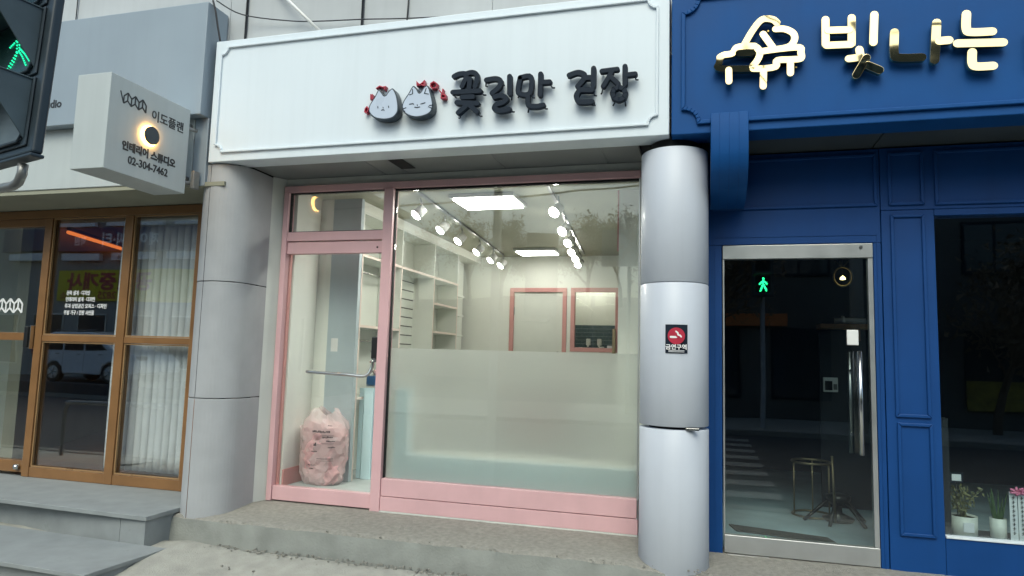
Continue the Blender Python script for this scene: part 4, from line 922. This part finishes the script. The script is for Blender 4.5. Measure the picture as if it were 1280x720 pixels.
mb.build('pink_bow', 'ribbon_pink', t)
# ------------------------------------------------------------------ left shop: brown glazed front
ls = thing('brown_shopfront', 'brown aluminium framed glass shop front with vertical blinds on the right', 'shopfront', (-6.2, 0, 0))
bx('head_rail', 'brown', ls, -9.4, -4.02, -.045, .045, 2.412, 2.488, .003)
for a, b in ((-6.035, -5.952), (-5.092, -5.004), (-4.296, -4.20)): bx('frame_post', 'brown', ls, a, b, -.045, .045, .002, 2.410, .003)
for a, b in ((-5.950, -5.094), (-5.002, -4.298)):
    bx('mid_rail', 'brown', ls, a, b, -.040, .04, 1.243, 1.300, .003)
    bx('bottom_rail', 'brown', ls, a, b, -.040, .04, .002, .090, .003)
    for z0, z1 in ((.091, 1.242), (1.301, 2.410)):
        bx('glass_pane', 'shop_glass', ls, a+.001, b-.001, -.005, .005, z0, z1, 0)
        band(MB(), rect(a+.007, b-.007, z0+.007, z1-.007), .012, -.030, -.012).build('glazing_bead', 'brown_edge', ls)
dl = 'brown framed glass door leaf with a white zigzag mark'
for z0, z1, nm in ((.035, .140, 'door_bottom_rail'), (1.245, 1.318, 'door_mid_rail'), (2.335, 2.408, 'door_top_rail')):
    bx(nm, 'brown', ls, -9.0, -6.040, -.035, .035, z0, z1, .003)
bx('door_pane', 'shop_glass', ls, -9.0, -6.041, -.005, .005, .141, 1.244, 0); bx('door_pane', 'shop_glass', ls, -9.0, -6.041, -.005, .005, 1.319, 2.334, 0)
MB().lathe([(0, .060), (.022, .065), (.030, .085), (.022, .105), (0, .11)], -6.085, -.055, 14).build('pivot_cap', 'steel', ls)
h = bx('door_handle', 'black', ls, -6.10, -6.055, -.10, -.036, 1.18, 1.375, .006); bx('handle_edge', 'steel', h, -6.053, -6.040, -.085, -.036, 1.17, 1.385, .002)
wave((-6.62, -.0055, 1.485), (1, 0, 0), .165, MB(), .009, (0, -1, 0)).build('wave_mark', 'vinyl_white', ls)
wave((-6.98, -.0055, 1.485), (1, 0, 0), .165, MB(), .009, (0, -1, 0)).build('wave_mark', 'vinyl_white', ls)
for k, (b_, z) in enumerate((('건축 설계 · 디자인', 1.682), ('인테리어 설계 · 디자인', 1.622), ('주거 상업공간 오피스 · 디자인', 1.560), ('주방 가구 / 간판 사인물', 1.498))):
    text('window_lettering', b_, (-5.742-.004*k, -.0075, z), *FR, .046, 'vinyl_white', ls, offset=.0012, sx=.80 if k != 2 else .86)
vb = thing('vertical_blind', 'white vertical fabric blind behind the right pane of the brown shop front', 'blind', (-4.7, .14, .1))
x = -5.235; k = 0
while x < -4.0:
    a = rad(random.uniform(24, 48)); wdt = .092; c, s_ = math.cos(a)*wdt/2, math.sin(a)*wdt/2; sway = random.uniform(-.012, .012)
    mb = MB(); vs = []; n_ = 8; hh = 14
    for j in range(hh+1):
        z = .105+2.27*j/hh; tw_ = sway*math.sin(j/hh*3)
        for i in range(n_+1):
            t_ = i/n_*2-1; b_ = .022*(1-t_*t_)
            vs.append((x+c*t_+b_*math.sin(a)+tw_*(1-j/hh), .145+s_*t_-b_*math.cos(a), z))
    fs = [(j*(n_+1)+i, j*(n_+1)+i+1, (j+1)*(n_+1)+i+1, (j+1)*(n_+1)+i) for j in range(hh) for i in range(n_)]
    mb.add(vs, fs, True); o = mb.build('slat', 'blind', vb)
    sol = o.modifiers.new('solid', 'SOLIDIFY'); sol.thickness = .0012
    bx('slat_weight', 'blind', o, x-c*.8, x+c*.8, .138, .142, .108, .150, 0)
    x += random.uniform(.070, .084)
bx('blind_rail', 'white_plastic', vb, -5.26, -4.0, .11, .17, 2.378, 2.408, .003)
bx('blind_cord', 'white_plastic', vb, -5.243, -5.236, .10, .106, .12, 2.37, 0)
# its room
bx('room_floor', 'wood', bd, -9.8, -3.64, .046, 5.0, -.08, .002, 0)
bx('room_ceiling', 'left_wall', bd, -9.8, -3.64, .05, 5.0, 2.80, 2.84, 0)
MB().hexa([(-6.9, .55, .003), (-8.95, 4.15, .003), (-8.99, 4.10, .003), (-7.0, .50, .003), (-6.9, .55, 2.8), (-8.95, 4.15, 2.8), (-8.99, 4.10, 2.8), (-7.0, .50, 2.8)]).build('room_wall', 'left_wall', bd)
bx('room_wall', 'left_wall', bd, -9.6, -3.7, 4.2, 4.3, .003, 2.8, 0); bx('room_wall', 'left_wall', bd, -3.75, -3.7, .31, 4.2, .003, 2.8, 0)
bx('room_wall', 'left_pale', bd, -9.6, -7.34, 1.16, 1.22, .003, 2.8, 0)
bx('over_door_wall', 'left_wall', bd, -9.8, -3.64, .046, .10, 2.49, 2.80, 0)
t = thing('cove_light', 'warm orange light strip glowing along the top of the wall in the brown framed shop', 'light', (-7.8, 2.1, 2.6))
MB().tube([(-7.12, 1.14, 2.52), (-8.30, 3.20, 2.64)], .022, 8).build('light_strip', 'cove', t)
MB().tube([(-7.10, 1.12, 2.56), (-8.28, 3.18, 2.68)], .024, 6).build('strip_channel', 'brown', t)
for x_, y_, lab in ((-6.50, 1.30, 'small round ceiling downlight above the middle pane of the brown shop front'), (-7.62, .95, 'small round ceiling downlight above the brown framed glass door')):
    t = thing('downlight', lab, 'ceiling light', (x_, y_, 2.8), 'ceiling downlights')
    MB().lathe([(0, 2.78), (.055, 2.78), (.055, 2.799)], x_, y_, 18).build('lamp_face', 'downlight', t); MB().tube([(x_+.065*math.cos(rad(20*g)), y_+.065*math.sin(rad(20*g)), 2.785) for g in range(18)], .01, 6, closed=True).build('trim_ring', 'white_plastic', t)

# ------------------------------------------------------------------ pedestrian signal close to the camera
A = Vector((-1.797, -3.564, 2.202)); dn = Vector((-.02206, -.02782, -.99937)); ua = Vector((.95468, -.29735, -.0128)); na = Vector((-.2968, -.95436, .03312))
def L3(a, h, n_): return A+ua*a+dn*h+na*n_
sgn = thing('pedestrian_signal', 'dark grey pedestrian signal head with a green walking figure at the upper left', 'traffic light', tuple(L3(-.2, .469, 0)))
def lbox(a0, a1, h0, h1, n0, n1, mb=None):
    mb = mb or MB(); return mb.hexa([L3(a0, h0, n0), L3(a1, h0, n0), L3(a1, h0, n1), L3(a0, h0, n1), L3(a0, h1, n0), L3(a1, h1, n0), L3(a1, h1, n1), L3(a0, h1, n1)])
lbox(-.42, -.004, -.62, .452, -.030, -.001).build('signal_housing', 'signal_box', sgn, bevel=.008, seg=3)
lbox(-.424, -.002, .453, .463, -.033, .004).build('bottom_lip', 'signal_box', sgn, bevel=.003)
for k, h0 in enumerate((-.415, -.203, .010, .224)):
    lt = 'signal_lens' if k != 3 else 'lens_grey'
    h1 = h0+.205
    cell = lbox(-.385, -.040, h0, h1, 0, .006).build('cell_frame', 'signal_box', sgn, bevel=.004)
    lbox(-.365, -.062, h0+.018, h1-.018, .0065, .011).build('lens', lt, cell, bevel=.004)
    def plate(pts, th):
        vs = [p for p in pts]+[p+th for p in pts]; m_ = len(pts)
        return MB().add(vs, [list(range(m_))[::-1], list(range(m_, 2*m_))]+[[i, (i+1) % m_, m_+(i+1) % m_, m_+i] for i in range(m_)])
    plate([L3(-.052, h0+.008, .006), L3(-.052, h1-.020, .006), L3(-.052, h0+.022, .138), L3(-.052, h0+.004, .142)], -ua*.005).build('visor_side', 'signal_visor', cell, bevel=.0015)
    plate([L3(-.373, h0+.008, .006), L3(-.373, h1-.020, .006), L3(-.373, h0+.022, .138), L3(-.373, h0+.004, .142)], ua*.005).build('visor_side', 'signal_visor', cell, bevel=.0015)
    plate([L3(-.376, h0+.004, .006), L3(-.049, h0+.004, .006), L3(-.049, h0+.001, .142), L3(-.376, h0+.001, .142)], dn*.005).build('visor_top', 'signal_visor', cell, bevel=.0015)
    mb = MB()
    rim = [(-.058, h0+.014), (-.058, h1-.03), (-.075, h1-.013), (-.350, h1-.013), (-.369, h1-.03), (-.369, h0+.014)]
    mb.tube([L3(a, h, .012) for a, h in rim], .0045, 6).build('lens_rim', 'signal_box', cell)
man = [[(-.195, .072), (-.200, .078)], [(-.190, .078), (-.178, .125)], [(-.203, .083), (-.195, .125)], [(-.197, .085), (-.222, .092), (-.248, .100)], [(-.195, .128), (-.218, .148), (-.262, .182)], [(-.188, .130), (-.205, .155), (-.248, .188)], [(-.178, .128), (-.150, .150), (-.118, .182)], [(-.170, .123), (-.135, .145), (-.100, .172)], [(-.180, .085), (-.160, .112)]]
mb = MB()
for st_ in man:
    for p, q in zip(st_[:-1], st_[1:]):
        ln = math.hypot(p[0]-q[0], p[1]-q[1]); n_ = max(1, round(ln/.0105))
        for i in range(n_+1):
            a, h = p[0]+(q[0]-p[0])*i/n_+.022, p[1]+(q[1]-p[1])*i/n_
            c = L3(a, h, .0118); r_ = .0036
            vs = [c+ua*r_*1.3, c+dn*r_, c-ua*r_*1.3, c-dn*r_, c+na*r_]; mb.add(vs, [(0, 1, 4), (1, 2, 4), (2, 3, 4), (3, 0, 4)])
M['led_near'] = emis('led_near', (.02, 1, .45), 1.15)
mb.build('led_figure', 'led_near', sgn)
MB().tube([L3(-.10, .47, -.02), L3(-.10, .50, -.02), L3(-.115, .522, -.02), L3(-.145, .530, -.02), L3(-.8, .525, -.02)], .0135, 12).build('mounting_pipe', 'galv', sgn)
MB().tube([L3(-.8, .60, -.02), L3(-.8, .45, -.02)], .045, 16).tube([L3(-.8, .56, -.02), L3(-.8, .49, -.02)], .055, 16).build('pole_clamp', 'galv', sgn)
pp = L3(-.8, .5, -.02)
t = MB().lathe([(0, -.42), (.11, -.42), (.11, -.40), (.055, -.38), (.055, 4.2), (0, 4.22)], pp.x, pp.y, 24).build('signal_pole', 'galv', loc=(pp.x, pp.y, -.42)); tag(t, 'grey steel pole that carries the near pedestrian signal', 'pole')

# ------------------------------------------------------------------ across the street (seen as reflections)
RV = ((-1, 0, 0), (0, 0, 1))
ab = thing('academy_building', 'long beige building across the street seen reflected in the brown framed glass', 'building', (-26, -20, -.43))
bx('wall', 'far_wall', ab, -42, -13.5, -24, -17.3, -.43, 7.6, .02); bx('roof_edge', 'far_wall', ab, -42.2, -13.3, -24.2, -17.1, 7.6, 7.9, .02)
for k in range(12):
    x = -41+k*2.3; f_ = bx('window', 'alu', ab, x, x+1.5, -17.295, -17.26, .35, 2.5, .01); bx('pane', 'far_glass', f_, x+.06, x+1.44, -17.259, -17.25, .41, 2.44, 0)
    f_ = bx('window', 'alu', ab, x, x+1.5, -17.295, -17.26, 6.3, 7.3, .01); bx('pane', 'far_glass', f_, x+.06, x+1.44, -17.259, -17.25, 6.36, 7.24, 0)
t = thing('academy_sign', 'long navy sign with white lettering reflected upside to side in the brown framed shop', 'sign', (-22, -17.2, 5.3)); t['label'] = 'long navy sign with white lettering reflected in the brown framed panes'
bx('sign_board', 'navy', t, -29, -15.5, -17.24, -17.0, 5.10, 6.05, .01)
text('lettering', '제이', (-20.9, -16.995, 5.34), *RV, .58, 'vinyl_white', t, offset=.016)
text('lettering', '씨·티', (-22.5, -16.995, 5.34), *RV, .58, 'vinyl_white', t, offset=.016)
text('lettering', '학원', (-24.55, -16.995, 5.38), *RV, .38, 'vinyl_white', t, offset=.01)
for k in range(5): bx('lower_board', 'vinyl_white', t, -28.6+k*2.7, -26.5+k*2.7, -17.24, -17.05, 4.72, 5.02, .01)
text('lettering', '2016', (-22.4, -17.045, 4.76), *RV, .25, 'ink', t, offset=.004)
for k in range(3): bx('upper_board', 'vinyl_white', t, -27+k*3.4, -24.2+k*3.4, -17.24, -17.05, 6.12, 6.36, .01)
t = thing('yellow_banner', 'yellow estate agent banner with red lettering reflected in the brown framed glass', 'banner', (-22, -17.2, 3.0))
bx('banner_cloth', 'yellow', t, -26.1, -17.2, -17.24, -17.20, 3.02, 4.32, .01)
text('lettering', '공인중개사', (-21.2, -17.195, 3.55), *RV, .78, 'red', t, offset=.03, sx=1.24)
text('lettering', '2825', (-22.9, -17.195, 3.12), *RV, .40, 'red', t, offset=.01, sx=1.3)
text('lettering', '소', (-25.6, -17.195, 3.12), *RV, .38, 'red', t, offset=.01)

db = thing('dark_building', 'dark building across the street that the right hand panes reflect', 'building', (6, -20, -.43))
bx('wall', 'far_dark', db, -1.3, 18, -25, -17.4, -.43, 9.4, .02)
for i in range(7):
    for j in range(3):
        x = -.6+i*2.6; z = 1.0+j*2.9 if j else .2
        f_ = bx('window', 'letter', db, x, x+1.7, -17.395, -17.33, z, z+1.6+(.5 if j == 0 else 0), .01); bx('pane', 'far_glass', f_, x+.08, x+.81, -17.329, -17.32, z+.08, z+1.5, 0); bx('pane', 'far_glass', f_, x+.89, x+1.62, -17.329, -17.32, z+.08, z+1.5, 0)
tag(bx('shop_fascia', 'orange', None, .7, 2.5, -17.32, -17.15, 2.36, 2.75, .02, loc=(1.6, -17.2, 2.36)), 'dull orange shop fascia reflected faintly in the blue shop door', 'sign')
tag(bx('yellow_board', 'yellow_dim', None, 7.2, 11.5, -17.32, -17.22, .1, .9, .02, loc=(9, -17.2, .1)), 'long yellow board reflected low in the dark right window', 'banner')
gb = thing('roadside_board', 'plain grey board on a post reflected at the right edge of the pink framed window', 'sign', (-2.3, -16.2, -.43))
bx('board', 'grey_fascia', gb, -3.05, -1.35, -16.2, -16.1, 4.15, 5.25, .01); MB().tube([(-2.2, -16.25, -.43), (-2.2, -16.25, 5.2)], .06, 12).build('post', 'galv', gb)

# parked car
bx('parking_lot', 'asphalt', None, -30, -16, -16.9, -13.2, -.43, -.06, .03, kind='structure')
cv = thing('parked_car', 'white sport utility car parked across the street seen reflected in the middle pane', 'car', (-20.3, -14.4, -.06))
gx, gz, gy0, gy1 = -22.6, -.06, -15.3, -13.5
body = [(0, .42), (.05, .95), (.25, 1.08), (.50, 1.62), (.9, 1.74), (2.5, 1.74), (2.9, 1.66), (3.55, 1.15), (4.35, 1.00), (4.62, .78), (4.65, .40), (4.1, .30), (3.95, .30), (3.86, .55), (3.65, .72), (3.40, .72), (3.19, .55), (3.10, .28), (1.42, .28), (1.33, .55), (1.12, .72), (.86, .72), (.65, .55), (.56, .32)]
MB().prism([(gx+a, gz+b) for a, b in body], gy0, gy1).build('body', 'paint_white', cv, bevel=.06, seg=3)
for pts in ([(.52, 1.12), (.66, 1.56), (1.35, 1.60), (1.35, 1.12)], [(1.42, 1.12), (1.42, 1.60), (2.35, 1.60), (2.35, 1.12)], [(2.42, 1.12), (2.42, 1.60), (2.78, 1.58), (3.32, 1.14)]):
    MB().prism([(gx+a, gz+b) for a, b in pts], gy1-.01, gy1+.004).build('side_window', 'car_glass', cv); MB().prism([(gx+a, gz+b) for a, b in pts], gy0+.01, gy0-.004).build('side_window', 'car_glass', cv)
for xw in (.99, 3.525):
    for y in (gy1-.22, gy0+.01):
        wh = MB().tube([(gx+xw, y, gz+.36), (gx+xw, y+.21, gz+.36)], .36, 28).build('wheel', 'tyre', cv, bevel=.02)
        yo = y+.212 if y > -14.4 else y-.012
        MB().disc((gx+xw, yo, gz+.36), (0, 1, 0), .235, .01, 24).build('rim', 'alu', wh)
        for g in range(5): MB().tube([(gx+xw, yo+.012, gz+.36), (gx+xw+.21*math.cos(rad(72*g)), yo+.014, gz+.36+.21*math.sin(rad(72*g)))], .022, 6).build('spoke', 'steel', wh)
bx('tail_light', 'red', cv, gx-.01, gx+.22, gy1-.25, gy1+.012, gz+.95, gz+1.12, .02); bx('head_light', 'steel', cv, gx+4.30, gx+4.60, gy1-.4, gy1-.02, gz+.80, gz+.94, .02)
for a in (.95, 1.95, 2.9): MB().tube([(gx+a+.1, gy1+.01, gz+1.0), (gx+a+.28, gy1+.01, gz+1.0)], .015, 6).build('door_handle', 'steel', cv)
for a in (1.38, 2.39): bx('door_seam', 'matte_black', cv, gx+a-.006, gx+a+.006, gy1-.01, gy1+.003, gz+.40, gz+1.1, 0)
MB().tube([(gx+.8, gy1-.18, gz+1.80), (gx+2.6, gy1-.18, gz+1.80)], .018, 6).build('roof_bar', 'dark_steel', cv)

t = MB().tube(smooth_path([(-9.02, -3.0, -.42), (-9.02, -3.0, .20), (-8.97, -3.0, .33), (-8.84, -3.0, .38), (-7.4, -3.0, .38), (-7.25, -3.0, .33), (-7.2, -3.0, .20), (-7.2, -3.0, -.42)], sub=4), .03, 12).build('guard_rail', 'galv', loc=(-8.1, -3, -.42))
tag(t, 'low bent steel guard rail reflected in the lower middle pane of the brown shop front', 'rail')

ps2 = thing('pedestrian_signal', 'distant pedestrian signal with a green figure reflected in the blue shop door', 'traffic light', (1.5, -13.8, 3.0))
bx('signal_housing', 'signal_box', ps2, 1.22, 1.78, -13.95, -13.8, 2.95, 4.15, .02)
M['led_far'] = emis('led_far', (.02, 1, .30), 11)
for z in (3.0, 3.58):
    q = bx('cell_frame', 'signal_visor', ps2, 1.28, 1.72, -13.798, -13.77, z, z+.52, .01)
    bx('lens', 'matte_black', q, 1.31, 1.69, -13.769, -13.76, z+.04, z+.48, .005); bx('visor_top', 'signal_visor', q, 1.27, 1.73, -13.768, -13.55, z+.525, z+.535, .002)
mb = MB(); mb.disc((1.5, -13.758, 3.41), (0, 1, 0), .032, .006, 12)
strokes(mb, [[(1.5, 3.355), (1.5, 3.25)], [(1.50, 3.35), (1.41, 3.26)], [(1.50, 3.35), (1.59, 3.27)], [(1.49, 3.24), (1.43, 3.09)], [(1.51, 3.24), (1.58, 3.10)]], .024, -13.757, -13.750).build('led_figure', 'led_far', ps2)
t = MB().lathe([(0, -.56), (.12, -.56), (.07, -.5), (.06, 4.6), (0, 4.62)], 1.5, -14.05, 20).build('signal_pole', 'galv', loc=(1.5, -14.05, -.56)); tag(t, 'far steel pole of the reflected pedestrian signal', 'pole')

# wooded slope and bare trees that the big window reflects
mb = MB(); vs = []; nx, ny = 60, 14
for j in range(ny+1):
    y = -25.5-j*4.5; base = min(5.2, max(-.6, (-(y)-25)*.75))
    for i in range(nx+1):
        x = -90+i*3; vs.append((x, y, base+(1.0*noise.noise((x*.08, y*.1, 0)) if j > 1 else -.1)))
mb.add(vs, [(j*(nx+1)+i, j*(nx+1)+i+1, (j+1)*(nx+1)+i+1, (j+1)*(nx+1)+i) for j in range(ny) for i in range(nx)], True); mb.build('hillside', 'hill', kind='structure')
def tree(x, y, z0, H, seed, lab, name='bare_tree', grp='bare trees on the slope across the street'):
    rnd = random.Random(seed); t = thing(name, lab, 'tree', (x, y, z0), grp)
    tr, lm, tw_ = MB(), MB(), MB()
    def grow(p, d, ln, r_, lv):
        pts = [p]; q = p
        for k in range(3):
            d = (d+Vector([rnd.uniform(-.16, .16) for _ in range(3)])).normalized(); q = q+d*ln/3; pts.append(q)
        (tr if lv == 0 else lm if lv < 3 else tw_).tube(pts, [r_*(1-.13*k) for k in range(4)], 6 if lv < 2 else 3, smooth=True)
        if lv < 4:
            for k in range(4 if lv < 3 else 5):
                a = rnd.uniform(.35, .85); sd_ = Vector([rnd.uniform(-1, 1) for _ in range(3)]).normalized()
                grow(pts[1+rnd.randrange(3)] if lv else pts[2+rnd.randrange(2)], (d*math.cos(a)+sd_*math.sin(a)+Vector((0, 0, .25))).normalized(), ln*.68, r_*.55, lv+1)
        else:
            for k in range(7):
                c = q+Vector([rnd.uniform(-.4, .4) for _ in range(3)]); d1 = Vector([rnd.uniform(-.11, .11) for _ in range(3)]); d2 = Vector([rnd.uniform(-.11, .11) for _ in range(3)])
                tw_.add([c-d1, c+d2, c+d1], [(0, 1, 2)])
    grow(Vector((x, y, z0-.3)), Vector((0, 0, 1)), H*.36, H*.022, 0)
    tr.build('trunk', 'bark', t); lm.build('limbs', 'bark', t); tw_.build('crown', 'twig', t)
for i, (x, H, lab) in enumerate(((-15.3, 5.4, 'bare brown tree reflected at the left edge of the tree line in the big window'), (-12.8, 6.2, 'tall bare brown tree reflected under the near ceiling light'), (-10.4, 6.0, 'rounded bare brown tree reflected left of the window centre'), (-8.3, 5.2, 'low bare brown tree reflected at the window centre'), (-5.9, 5.6, 'thin bare tree reflected beside the right ceiling track'), (-4.2, 5.9, 'pale bare tree reflected left of the grey roadside board'))):
    tree(x, -30.0-(i % 2)*1.5, 4.0, H, 11+i, lab)
tree(7.4, -15.8, -.43, 5.8, 34, 'small bare street tree reflected in the dark right hand window', 'street_tree', None)
tree(-.2, -15.2, -.43, 8.0, 32, 'slimmer street tree reflected faintly in the blue shop door', 'street_tree', None)

up = thing('utility_pole', 'concrete utility pole across the road whose cables the gold letters and glass reflect', 'pole', (3.8, -14.1, -.56))
MB().lathe([(0, -.56), (.19, -.56), (.12, 9.6), (0, 9.6)], 3.8, -14.1, 20).build('pole_shaft', 'far_wall', up)
for z in (7.4, 8.6): MB().box(3.0, 4.6, -14.16, -14.04, z, z+.09).build('cross_arm', 'galv', up, bevel=.01)
MB().lathe([(0, 6.1), (.27, 6.12), (.28, 6.9), (.2, 7.0), (0, 7.0)], 4.15, -14.1, 20).build('transformer', 'lens_grey', up)
def cable(a, b, sag, rd_, lab):
    a, b = Vector(a), Vector(b); pts = [a.lerp(b, k/24)-Vector((0, 0, sag*4*(k/24)*(1-k/24))) for k in range(25)]
    tag(MB().tube(pts, rd_, 6).build('overhead_cable', 'wire', loc=a), lab, 'cable')
cable((-26, -14.1, 7.3), (3.2, -14.1, 7.45), .5, .02, 'upper overhead street cable reflected above the trees in the big window')
cable((-26, -14.1, 6.4), (3.5, -14.1, 6.6), .7, .03, 'thick lower overhead street cable reflected in front of the trees')
cable((3.9, -14.1, 8.7), (24, -14.1, 8.5), .5, .02, 'overhead street cable running right from the utility pole')
cable((3.8, -14.1, 7.5), (-9.0, -.45, 6.2), .5, .018, 'service cable crossing the street to the upper wall of the shops')
cable((3.8, -14.1, 7.0), (-2.0, -.45, 5.9), .4, .014, 'thin service cable crossing the street above the white sign')
